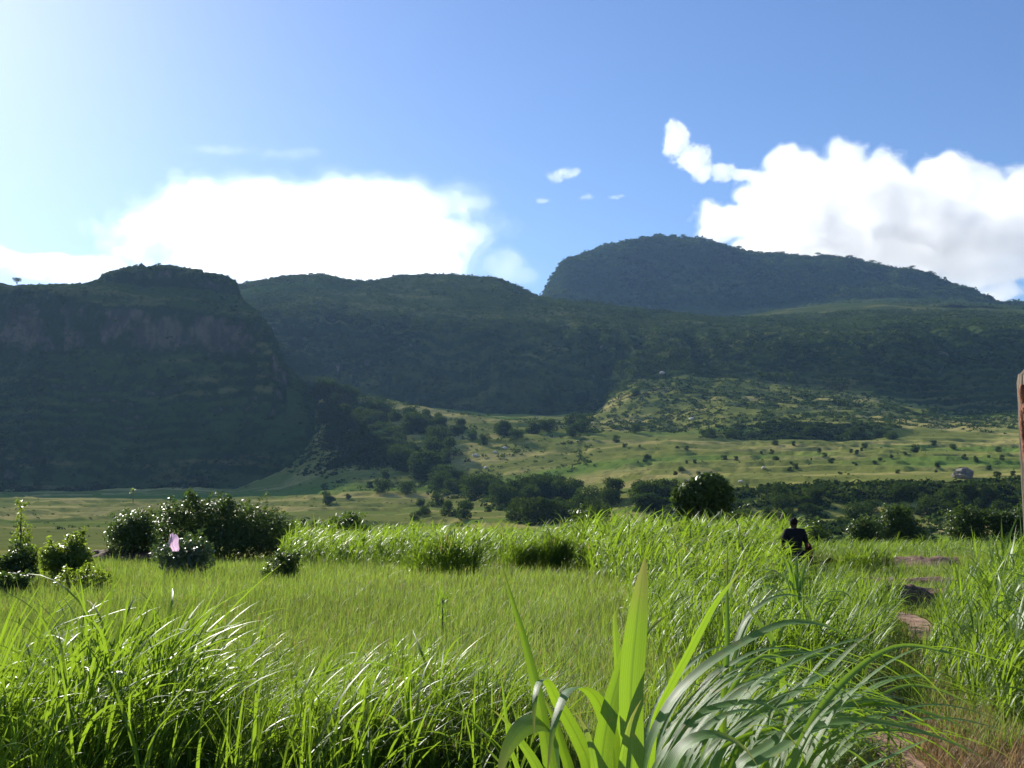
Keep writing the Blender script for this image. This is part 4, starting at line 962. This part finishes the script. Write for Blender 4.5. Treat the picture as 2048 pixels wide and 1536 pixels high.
def arching_plant():
    Y = 2.75; o3 = np.array(((1370 - 1024) / F * Y, Y, gz(.45, Y)))
    root = tag(empty('grass_plant', o3), 'clump of long silvery leaves arching to the right over the footpath', 'grass plant')
    def lf(pts, w, t, Yd, face=(-.35, -.3, 1), tip=4.0, **k):
        b = o3 + np.array((rnd.uniform(-.12, .12), rnd.uniform(-.1, .1), .25))
        P = [b] + [pt(q[0], q[1], Yd + (.25 * i / len(pts))) for i, q in enumerate(pts)]
        return blade(root, o3, P, w * .88 / F * Yd, face, t, tip=tip, fold=.25, n=60, apex=abs(face[2]) > .9, **k)
    lf([(1290, 1530), (1345, 1402), (1407, 1338), (1480, 1290), (1573, 1247), (1650, 1253), (1715, 1288), (1800, 1345), (1880, 1420), (1976, 1492)], 33, .55, 2.4)
    lf([(1310, 1536), (1448, 1411), (1565, 1335), (1682, 1287), (1741, 1279), (1823, 1298)], 24, .5, 2.5)
    lf([(1335, 1540), (1390, 1440), (1448, 1412), (1521, 1408), (1580, 1438), (1653, 1496), (1690, 1560)], 36, .4, 2.3)
    lf([(1360, 1545), (1420, 1450), (1477, 1423), (1521, 1427), (1580, 1476), (1615, 1530)], 30, .45, 2.2)
    lf([(1470, 1545), (1540, 1490), (1612, 1443), (1668, 1417), (1770, 1411), (1888, 1438), (1961, 1476), (2030, 1520)], 36, .45, 2.45)
    lf([(1490, 1550), (1560, 1500), (1630, 1458), (1712, 1443), (1829, 1461), (1946, 1505), (2030, 1552)], 40, .4, 2.35)
    lf([(1420, 1560), (1452, 1490), (1559, 1405), (1612, 1370), (1653, 1344), (1712, 1288), (1764, 1250)], 36, .7, 2.6, face=(-.5, -.6, .6))
    lf([(1330, 1536), (1390, 1400), (1448, 1335), (1560, 1313), (1653, 1306), (1745, 1338)], 24, .4, 2.8)
    lf([(1500, 1540), (1580, 1440), (1653, 1397), (1741, 1386), (1818, 1398)], 22, .42, 2.9)
    lf([(1440, 1540), (1448, 1400), (1455, 1276), (1454, 1180), (1455, 1084)], 19, .7, 2.8, face=(-.5, -.9, .1), tip=4)
    lf([(1600, 1545), (1570, 1400), (1548, 1290), (1507, 1232), (1458, 1162)], 21, .7, 3.0, face=(.3, -.9, .3))
    lf([(1600, 1560), (1640, 1500), (1570, 1380), (1540, 1260), (1500, 1215)], 20, .75, 3.1, face=(.3, -.9, .3)) 
    lf([(1700, 1560), (1790, 1510), (1850, 1482), (1880, 1478)], 34, .8, 2.1, face=(-.3, -.6, .7))
    lf([(1280, 1540), (1320, 1400), (1380, 1330), (1420, 1300), (1470, 1290)], 24, .3, 2.7)
    lf([(1380, 1540), (1430, 1400), (1470, 1290), (1500, 1230), (1560, 1192), (1620, 1200), (1690, 1240)], 22, .35, 3.1)
    lf([(1400, 1540), (1450, 1400), (1490, 1260), (1530, 1200), (1580, 1178), (1640, 1195)], 16, .4, 3.2)
    g = random.Random(5)
    for k in range(82):                 # the rest of the clump
        x0 = g.uniform(1290, 1640); yk = g.uniform(1290, 1470); ln = g.uniform(220, 520); yd = g.uniform(2.3, 3.5)
        pk = x0 + ln * .5; dr = g.uniform(30, 140)
        lf([(x0, 1560), (x0 + ln * .2, (1540 + yk) / 2 - 20), (pk, yk), (x0 + ln * .8, yk + dr * .35), (x0 + ln, yk + dr)], g.uniform(10, 22), g.uniform(.25, .7), yd, face=(-.35, g.uniform(-.6, .1), 1), twist=(0, g.uniform(-.6, .6)))
    b = Buf()
    for k in range(9):
        a = (rnd.uniform(-.2, .25), rnd.uniform(-.15, .15)); b.add(*tube([(a[0], a[1], -.05), (a[0] * 1.3, a[1] * 1.3, .55)], [.012, .008]))
    b.build('stem', M['stem'], root, True)
arching_plant()
def left_arch():
    Y = 2.9; o3 = np.array(((1030 - 1024) / F * Y, Y, gz(.0, Y)))
    root = tag(empty('grass_plant', o3), 'thin grass plant whose two long leaves arch to the left across the middle thicket', 'grass plant')
    for pts, w, t in (([(1010, 1530), (910, 1416), (851, 1364), (793, 1337), (734, 1326), (676, 1337), (588, 1369), (505, 1410)], 21, .4), ([(1020, 1530), (965, 1462), (920, 1428), (880, 1417), (834, 1417)], 18, .4), ([(1040, 1560), (1020, 1490), (1008, 1400), (1000, 1330)], 20, .6)):
        blade(root, o3, [o3 + np.array((0, 0, .25))] + pl(*pts, Y=Y), w / F * Y, (.3, .1, 1) if len(pts) > 4 else CAMV, t, tip=1.8, fold=.3, n=60)
    b = Buf(); b.add(*tube([(0, 0, -.05), (.01, 0, .5)], [.012, .008])); b.build('stem', M['stem'], root, True)
left_arch()
def field_plant(cpx, Y, top, label, seed, n=15, L=(.45, .75), wd=(.03, .05)):
    x = (cpx - 1024) / F * Y; o3 = np.array((x, Y, gz(x, Y))); g = np.random.default_rng(seed)
    root = tag(empty('grass_plant', o3), label, 'grass plant'); H = ZC + (YH - top) / F * Y - o3[2]
    b = Buf(); sb = Buf()
    for k in range(n):
        z0 = g.uniform(.2, .72) * H; up = g.random() < .35
        V, Q, c = ribbons(np.array([[g.normal(0, .03), g.normal(0, .03), z0]]), np.array([g.choice((0, 3.14)) + g.normal(0, .7)]), np.array([.12 if up else g.uniform(.2, .5)]), np.array([.4 if up else g.uniform(1.4, 2.3)]), np.array([(H - z0) * 1.05 if up else g.uniform(*L)]), np.array([g.uniform(*wd)]), 12, 1.4, np.array([g.normal(0, .5)]), .25)
        b.add(V, Q, tint=g.uniform(.3, .7), across=np.tile((-1, 0, 1), c // 3), dry=0)
    b.build('foliage', M['hero'], root, True); sb.add(*tube([(0, 0, -.05), (0, 0, H * .75)], [.015, .008])); sb.build('stem', M['stem'], root, True)
field_plant(1592, 9.6, 1108, 'grass plant with silver bent leaves in front of the walking person', 3, 20, (.5, .8), (.035, .06))
field_plant(1475, 11.5, 1150, 'darker grass plant left of the silver-leaved one', 4, 14)
field_plant(885, 13.0, 1165, 'single leafy stalk standing in the open meadow', 6, 16, (.1, .2), (.018, .03))

# ------------------------------------------------------------------ the wooden post at the right edge
def post():
    Y = 2.9; s = Y / F
    x0 = 2037 * 1.0; root = tag(empty('wooden_post', ((2075 - 1024) * s + .06, Y, gz(1.55, Y))), 'weathered grey wooden post with a splintered reddish top at the right edge', 'post')
    o = np.array(root.location); n = 28; m = 60; b = Buf()
    top = ZC + (YH - 757) * s - o[2]
    th = np.arange(n) / n * 6.2832; q = np.linspace(0, 1, m)
    cx = np.interp(q * top, [0, top * .75, top], [(2112 - 1024) * s - o[0], (2084 - 1024) * s - o[0] + .012, (2072 - 1024) * s - o[0]])
    r = .048 + .012 * (1 - q)
    rr = r[:, None] * (1 + .10 * np.sin(th * 5 + 1)[None] * .4 + .16 * fbm(th[None] * 2.2 + 0 * q[:, None], q[:, None] * 5 + 0 * th[None], 160, 4))
    Z = q[:, None] * top + 0 * th[None]; Z[-1] += .05 * fbm(th * 3, th * 0, 161, 3); Z[-1] += .05 * (np.cos(th - .3) > .2)
    V = np.stack((cx[:, None] + rr * np.cos(th)[None], rr * np.sin(th)[None], Z), -1).reshape(-1, 3)
    i = np.arange(m - 1)[:, None] * n; j = np.arange(n)[None]; k = (j + 1) % n
    Q = np.stack((i + j, i + k, i + n + k, i + n + j), -1).reshape(-1, 4)
    me = mesh_np('shaft', V, [Q, np.array([(m - 1) * n + np.arange(n)])], surf_mat('post_wood', (.085, .066, .05), (.15, .12, .09), 30, .9, (.05, .034, .025), .5, (1, 1, .12)), root, True)
    bb = Buf()                           # the torn bark on the side
    g = random.Random(8)
    for kk in range(40):
        z0 = top - g.uniform(0, .3); a = g.uniform(-2.95, -1.7); c0 = float(np.interp(z0, q * top, cx)); rad = float(np.interp(z0, q * top, r)) * 1.02
        ln = g.uniform(.05, .13)
        pts = [(c0 + rad * math.cos(a + e * .1), rad * math.sin(a + e * .1) - .003 * e, z0 - ln * e) for e in (0, .35, .7, 1)]
        bb.add(*tube(pts, [.004, .011, .009, .003], 6))
    bb.add(*tube([(cx[-1] + .03, 0, top - .02), (cx[-1] + .034, 0, top + .03), (cx[-1] + .04, .0, top + .055)], [.014, .010, .002], 6))
    bb.build('torn_bark', surf_mat('torn_bark', (.16, .055, .03), (.26, .10, .055), 40, .9, (.07, .03, .02)), root, True)
post()

# ------------------------------------------------------------------ the walking person
def skin_body(name, verts, edges, radii, root_i, mat, parent, levels=2):
    me = bpy.data.meshes.new(name); me.from_pydata(verts, edges, []); ob = bpy.data.objects.new(name, me); COL.objects.link(ob)
    md = ob.modifiers.new('skin', 'SKIN'); md.use_smooth_shade = True
    for k, r_ in enumerate(radii):
        sv = me.skin_vertices[0].data[k]; sv.radius = (r_, r_) if not isinstance(r_, tuple) else r_; sv.use_root = (k == root_i)
    sb = ob.modifiers.new('sub', 'SUBSURF'); sb.levels = levels; sb.render_levels = levels
    dg = bpy.context.evaluated_depsgraph_get(); m2 = bpy.data.meshes.new_from_object(ob.evaluated_get(dg)); ob.modifiers.clear(); ob.data = m2
    m2.materials.clear(); m2.materials.append(mat); ob.parent = parent
    for p_ in m2.polygons: p_.use_smooth = True
    return ob
def plain(name, c, rough=.8, c2=None):
    return surf_mat(name, c, c2 or tuple(k * 1.35 for k in c), 14, rough, None, .15, None, .06)
def person():
    Y = 20.4; x = (1590 - 1024) / F * Y; z = gz(x, Y) + .02
    root = tag(empty('person', (x, Y, z)), 'person in a dark shirt and trousers walking away along the footpath', 'person')
    H = ZC + (YH - 1034) / F * Y - z; k = H / 1.72
    # x = right, y = away from the camera (the way the person walks)
    J = dict(pel=(0, 0, .95), waist=(0, .01, 1.08), chest=(0, .02, 1.28), neck0=(-.01, .03, 1.43), neck=(-.012, .045, 1.50), head=(-.015, .06, 1.60), crown=(-.015, .05, 1.67),
             shl=(-.185, .02, 1.40), ell=(-.275, -.03, 1.14), wrl=(-.20, .06, .93), pal=(-.175, .085, .87),
             shr=(.185, .02, 1.40), elr=(.245, -.01, 1.14), wrr=(.27, .07, .92), par=(.275, .09, .85),
             hil=(-.095, 0, .90), knl=(-.10, .16, .52), anl=(-.10, .06, .10), tol=(-.105, .20, .04),
             hir=(.095, 0, .90), knr=(.10, -.02, .50), anr=(.10, -.26, .12), tor=(.105, -.14, .035), nose=(-.012, .165, 1.585), earl=(-.095, .06, 1.59), earr=(.065, .06, 1.59))
    Rd = dict(pel=(.15, .11), waist=(.135, .095), chest=(.165, .11), neck0=.075, neck=.056, head=(.078, .092), crown=(.055, .065), shl=.062, ell=.042, wrl=.028, pal=(.038, .016), shr=.062, elr=.042, wrr=.028, par=(.038, .016),
              hil=.09, knl=.058, anl=.038, tol=.036, hir=.09, knr=.058, anr=.038, tor=.036, nose=.014, earl=.014, earr=.014)
    E_ = [('pel', 'waist'), ('waist', 'chest'), ('chest', 'neck0'), ('neck0', 'neck'), ('neck', 'head'), ('head', 'crown'), ('chest', 'shl'), ('shl', 'ell'), ('ell', 'wrl'), ('wrl', 'pal'), ('chest', 'shr'), ('shr', 'elr'), ('elr', 'wrr'), ('wrr', 'par'),
          ('pel', 'hil'), ('hil', 'knl'), ('knl', 'anl'), ('anl', 'tol'), ('pel', 'hir'), ('hir', 'knr'), ('knr', 'anr'), ('anr', 'tor'), ('head', 'nose'), ('head', 'earl'), ('head', 'earr')]
    for sd, hand, wr in (('l', 'pal', 'wrl'), ('r', 'par', 'wrr')):
        p0 = np.array(J[hand]); d = p0 - np.array(J[wr]); d /= np.linalg.norm(d); inn = np.array((1, 0, 0)) * (1 if sd == 'l' else -1)
        for f, (off, ln) in enumerate(((.028, .066), (.009, .076), (-.010, .070), (-.027, .054))):
            a, b_, c = 'f%s%da' % (sd, f), 'f%s%db' % (sd, f), 'f%s%dc' % (sd, f)
            side = np.cross(d, inn); J[a] = tuple(p0 + d * .035 + side * off); J[b_] = tuple(p0 + d * (.035 + ln * .5) + side * off * 1.1); J[c] = tuple(p0 + d * (.035 + ln * .85) + inn * ln * .4 + side * off)
            for q in (a, b_, c): Rd[q] = .009
            E_ += [(hand, a), (a, b_), (b_, c)]
        t1, t2 = 't%s1' % sd, 't%s2' % sd; J[t1] = tuple(p0 + np.cross(d, inn) * .045 + inn * .01); J[t2] = tuple(p0 + d * .035 + np.cross(d, inn) * .058 + inn * .025); Rd[t1] = .011; Rd[t2] = .009
        E_ += [(hand, t1), (t1, t2)]
    names = list(J); ix = {n_: i for i, n_ in enumerate(names)}
    V = [tuple(c * k for c in J[n_]) for n_ in names]; rad = [tuple(q * k for q in Rd[n_]) if isinstance(Rd[n_], tuple) else Rd[n_] * k for n_ in names]
    skin_body('body', V, [(ix[a], ix[b_]) for a, b_ in E_], rad, ix['pel'], plain('skin', (.055, .030, .020), .5), root)
    def sub(name, keys, edges, grow, mat, rt):
        jj = {n_: i for i, n_ in enumerate(keys)}
        vv = [tuple(c * k for c in J[n_]) for n_ in keys]
        rr = [tuple((q + grow) * k for q in Rd[n_]) if isinstance(Rd[n_], tuple) else (Rd[n_] + grow) * k for n_ in keys]
        return skin_body(name, vv, [(jj[a], jj[b_]) for a, b_ in edges], rr, jj[rt], mat, root)
    sub('shirt', ['pel', 'waist', 'chest', 'neck0', 'shl', 'ell', 'shr', 'elr'], [('pel', 'waist'), ('waist', 'chest'), ('chest', 'neck0'), ('chest', 'shl'), ('shl', 'ell'), ('chest', 'shr'), ('shr', 'elr')], .022, plain('dark_shirt', (.012, .012, .016), .9), 'pel')
    sub('trousers', ['pel', 'hil', 'knl', 'anl', 'hir', 'knr', 'anr'], [('pel', 'hil'), ('hil', 'knl'), ('knl', 'anl'), ('pel', 'hir'), ('hir', 'knr'), ('knr', 'anr')], .02, plain('dark_trousers', (.014, .013, .014), .9), 'pel')
    import bmesh
    bm = bmesh.new(); bmesh.ops.create_uvsphere(bm, u_segments=20, v_segments=12, radius=1)
    bmesh.ops.delete(bm, geom=[v for v in bm.verts if v.co.z + .55 * (-v.co.y) < -.35], context='VERTS')
    for v in bm.verts: v.co = Vector((-.015 + v.co.x * .088, .048 + v.co.y * .104, 1.615 + v.co.z * .098)) * k
    me = bpy.data.meshes.new('hair'); bm.to_mesh(me); bm.free(); me.materials.append(plain('hair', (.012, .009, .008), .85)); ob = bpy.data.objects.new('hair', me); COL.objects.link(ob); ob.parent = root
    for p_ in me.polygons: p_.use_smooth = True
    # the dark red bag in the right hand
    bx = Buf(); n, m = 16, 12; th = np.arange(n) / n * 6.2832; q = np.linspace(0, 1, m)
    wv = np.sin(np.pi * (.08 + .84 * q)) ** .5
    X = .33 + .07 * wv[:, None] * np.cos(th)[None]; Yb = .08 + .16 * wv[:, None] * np.sign(np.sin(th))[None] * np.abs(np.sin(th))[None] ** .7; Zb = .62 + .5 * q[:, None] + .012 * np.sin(3 * th)[None]
    i = np.arange(m - 1)[:, None] * n; j = np.arange(n)[None]; kk = (j + 1) % n
    bag = tag(empty('bag', (x, Y, z)), 'dark red bag held at the right side of the walking person', 'bag')
    bx.add(np.stack((X, Yb, Zb), -1) * k, [np.stack((i + j, i + kk, i + n + kk, i + n + j), -1).reshape(-1, 4), np.array([np.arange(n)[::-1], (m - 1) * n + np.arange(n)])])
    red = plain('red_cloth', (.06, .008, .010), .8); bx.build('pouch', red, bag, True)
    hb = Buf(); hb.add(*tube(np.array([(.33, -.02, 1.10), (.30, .04, 1.17), (.29, .09, 1.18), (.31, .15, 1.14), (.33, .18, 1.09)]) * k, .012, 6)); hb.build('handle', red, bag, True)
person()

# ------------------------------------------------------------------ clouds: lumps of ellipsoids broken by fractal noise, held in voxels
def cloud(label, blobs, Y, dens, seed, thick=.5, edge=.3, k=1.5, nsc=1 / 260, lift=.12, aniso=.55, bil=.55, name='cloud'):
    E_ = []
    for (px, py, rx, rz) in blobs: E_.append((pt(px, py, Y), rx / F * Y, (rx + rz) / 2 * thick / F * Y, rz / F * Y))
    pad = 1.35
    mn = [float(min(c[i] - r[i] * pad for c, *r in E_)) for i in range(3)]; mx = [float(max(c[i] + r[i] * pad for c, *r in E_)) for i in range(3)]
    me = bpy.data.meshes.new('cloud'); ob = bpy.data.objects.new(name, me); COL.objects.link(ob); me.from_pydata([mn, mx], [], [])
    g = bpy.data.node_groups.new('cloud', 'GeometryNodeTree'); g.interface.new_socket('Geometry', in_out='OUTPUT', socket_type='NodeSocketGeometry')
    N = g.nodes.new; Lk = g.links.new
    out = N('NodeGroupOutput'); vc = N('GeometryNodeVolumeCube')
    vc.inputs['Min'].default_value = mn; vc.inputs['Max'].default_value = mx
    vox = (3.2 if len(blobs) > 8 else 1.8) * Y / F
    for i, ax in enumerate('XYZ'): vc.inputs['Resolution ' + ax].default_value = max(16, int((mx[i] - mn[i]) / (vox * (1.6 if i == 1 else 1))))
    p = N('GeometryNodeInputPosition').outputs[0]
    def vm(op, a, b=None):
        n = N('ShaderNodeVectorMath'); n.operation = op
        for j, x in enumerate((a, b)):
            if x is None: continue
            if hasattr(x, 'node'): Lk(x, n.inputs[j])
            else: n.inputs[j].default_value = x
        return n.outputs['Value'] if op == 'LENGTH' else n.outputs[0]
    def fm(op, a, b=None, c=None):
        n = N('ShaderNodeMath'); n.operation = op
        for j, x in enumerate((a, b, c)):
            if x is None: continue
            if hasattr(x, 'node'): Lk(x, n.inputs[j])
            else: n.inputs[j].default_value = x
        return n.outputs[0]
    def nz(scale, det, rough, src, off):
        n = N('ShaderNodeTexNoise'); n.noise_dimensions = '3D'; n.inputs['Scale'].default_value = scale; n.inputs['Detail'].default_value = det; n.inputs['Roughness'].default_value = rough
        Lk(vm('ADD', src, off), n.inputs['Vector']); return n
    wn = nz(nsc * .8, 2, .5, p, (seed * 911., 0, 0))
    p2 = vm('ADD', p, vm('MULTIPLY', vm('SUBTRACT', wn.outputs['Color'], (.5, .5, .5)), (.45 / nsc,) * 3))
    D = None
    for c, rx, ry, rz in E_:
        q = vm('LENGTH', vm('DIVIDE', vm('SUBTRACT', p2, tuple(map(float, c))), (rx, ry, rz)))
        e = fm('SUBTRACT', 1.0, q); D = e if D is None else fm('SMOOTH_MAX', D, e, .15)
    n1 = nz(nsc, 6, .58, p, (0, seed * 577., 0))
    v = N('ShaderNodeTexVoronoi'); v.feature = 'SMOOTH_F1'; v.inputs['Scale'].default_value = nsc * 2.2; v.inputs['Detail'].default_value = 2; v.inputs['Roughness'].default_value = .5; v.inputs['Smoothness'].default_value = .3; v.normalize = True
    Lk(p2, v.inputs['Vector'])
    t = fm('ADD', fm('ADD', D, lift), fm('MULTIPLY', fm('SUBTRACT', n1.outputs[0], .5), k))
    t = fm('ADD', t, fm('MULTIPLY', fm('SUBTRACT', .35, v.outputs['Distance']), bil))
    t = fm('MINIMUM', fm('MAXIMUM', fm('DIVIDE', t, edge), 0), 1)
    Lk(t, vc.inputs['Density']); jn = N('GeometryNodeJoinGeometry'); Lk(jn.outputs[0], out.inputs[0]); mats = []
    for th, fr in ((.06, .08), (.32, .27), (.62, .65)):       # thin ragged outside, dense heart
        v2 = N('GeometryNodeVolumeToMesh'); v2.inputs['Threshold'].default_value = th; Lk(vc.outputs[0], v2.inputs['Volume'])
        mat = bpy.data.materials.new('cloud'); mat.use_nodes = True; tt = mat.node_tree; tt.nodes.clear()
        o = tt.nodes.new('ShaderNodeOutputMaterial'); pv = tt.nodes.new('ShaderNodeVolumePrincipled'); pv.inputs['Color'].default_value = (1, 1, 1, 1)
        pv.inputs['Density'].default_value = dens * fr; pv.inputs['Anisotropy'].default_value = aniso
        tt.links.new(pv.outputs[0], o.inputs['Volume']); sm = N('GeometryNodeSetMaterial'); sm.inputs['Material'].default_value = mat; mats.append(mat)
        Lk(v2.outputs[0], sm.inputs[0]); Lk(sm.outputs[0], jn.inputs[0])
    m = ob.modifiers.new('cloud', 'NODES'); m.node_group = g
    dg = bpy.context.evaluated_depsgraph_get(); m2 = bpy.data.meshes.new_from_object(ob.evaluated_get(dg)); ob.modifiers.clear(); ob.data = m2
    print(label, len(m2.vertices), [x.name if x else None for x in m2.materials])
    tag(ob, label, 'cloud')
CY = 6000
cloud('white heaped cloud on the right above the mountain', [(1580, 335, 46, 40), (1690, 322, 50, 44), (1640, 365, 90, 50), (1455, 445, 74, 40), (1430, 470, 50, 24), (1600, 410, 130, 80), (1750, 400, 140, 82), (1890, 385, 100, 60), (1960, 420, 90, 60), (1900, 470, 190, 75), (2060, 430, 70, 85), (1750, 490, 240, 50), (2010, 582, 50, 26), (1960, 540, 120, 34)], CY, .015, 1, edge=.32, k=1.45, lift=.16, bil=1.0, aniso=.75)
cloud('small torn white cloud trailing left of the heaped cloud', [(1355, 264, 24, 26), (1352, 290, 24, 30), (1385, 318, 36, 28), (1408, 345, 26, 22), (1440, 345, 30, 18), (1488, 350, 40, 12)], CY, .010, 2, nsc=1 / 75, edge=.35, k=1.7, bil=.8, lift=.12)
for lb_, bl_, sd_ in (('small white puff of cloud, largest of the few in the middle of the sky', [(1108, 354, 18, 14), (1134, 347, 24, 13), (1150, 343, 14, 9)], 5), ('tiny white puff just below and right of the largest puff', [(1176, 395, 15, 8)], 8),
                      ('faint flat scrap of cloud, rightmost of the few small puffs', [(1228, 395, 14, 5), (1244, 392, 12, 4)], 9), ('faint scrap of cloud left of the tiny puff, below the largest puff', [(1088, 402, 16, 6)], 12)):
    cloud(lb_, bl_, CY, .006, sd_, nsc=1 / 45, lift=.12, edge=.7, k=2.2)
cloud('great bright white cloud behind the left hills', [(600, 455, 320, 80), (850, 405, 125, 42), (700, 392, 140, 36), (940, 402, 60, 18), (1000, 530, 50, 46), (1040, 556, 40, 22), (470, 500, 150, 75), (700, 520, 260, 70), (880, 490, 110, 60)], CY, .0017, 3, aniso=.75, edge=.7, k=1.7, lift=.28, bil=.7)
cloud('thin pale streak of cloud low over the left hill', [(60, 522, 190, 14), (250, 545, 240, 20), (-120, 505, 150, 14)], CY, .0006, 6, nsc=1 / 150, lift=.1, aniso=.7)
cloud('faint wisp of cloud above the great bright cloud', [(450, 300, 90, 8), (570, 308, 80, 12), (620, 300, 36, 8)], CY, .00035, 7, nsc=1 / 70, lift=.1, aniso=.6, edge=.8, k=2.0)

# ------------------------------------------------------------------ the air between
def haze():
    x0, x1, y0, y1, z0, z1 = -3600, 3600, -400, 2750, -30, 720
    V = [(x, y, z) for z in (z0, z1) for y in (y0, y1) for x in (x0, x1)]
    Q = [(0, 2, 3, 1), (4, 5, 7, 6), (0, 1, 5, 4), (2, 6, 7, 3), (0, 4, 6, 2), (1, 3, 7, 5)]
    m, t, o = new_mat('haze'); pv = t.nodes.new('ShaderNodeVolumePrincipled'); pv.inputs['Color'].default_value = (.33, .57, 1, 1); pv.inputs['Density'].default_value = .000052; pv.inputs['Anisotropy'].default_value = .3
    t.links.new(pv.outputs[0], o.inputs['Volume'])
    ob = mesh_np('haze', V, np.array(Q), m); tag(ob, 'pale blue haze filling the valley', kind='stuff')
haze()
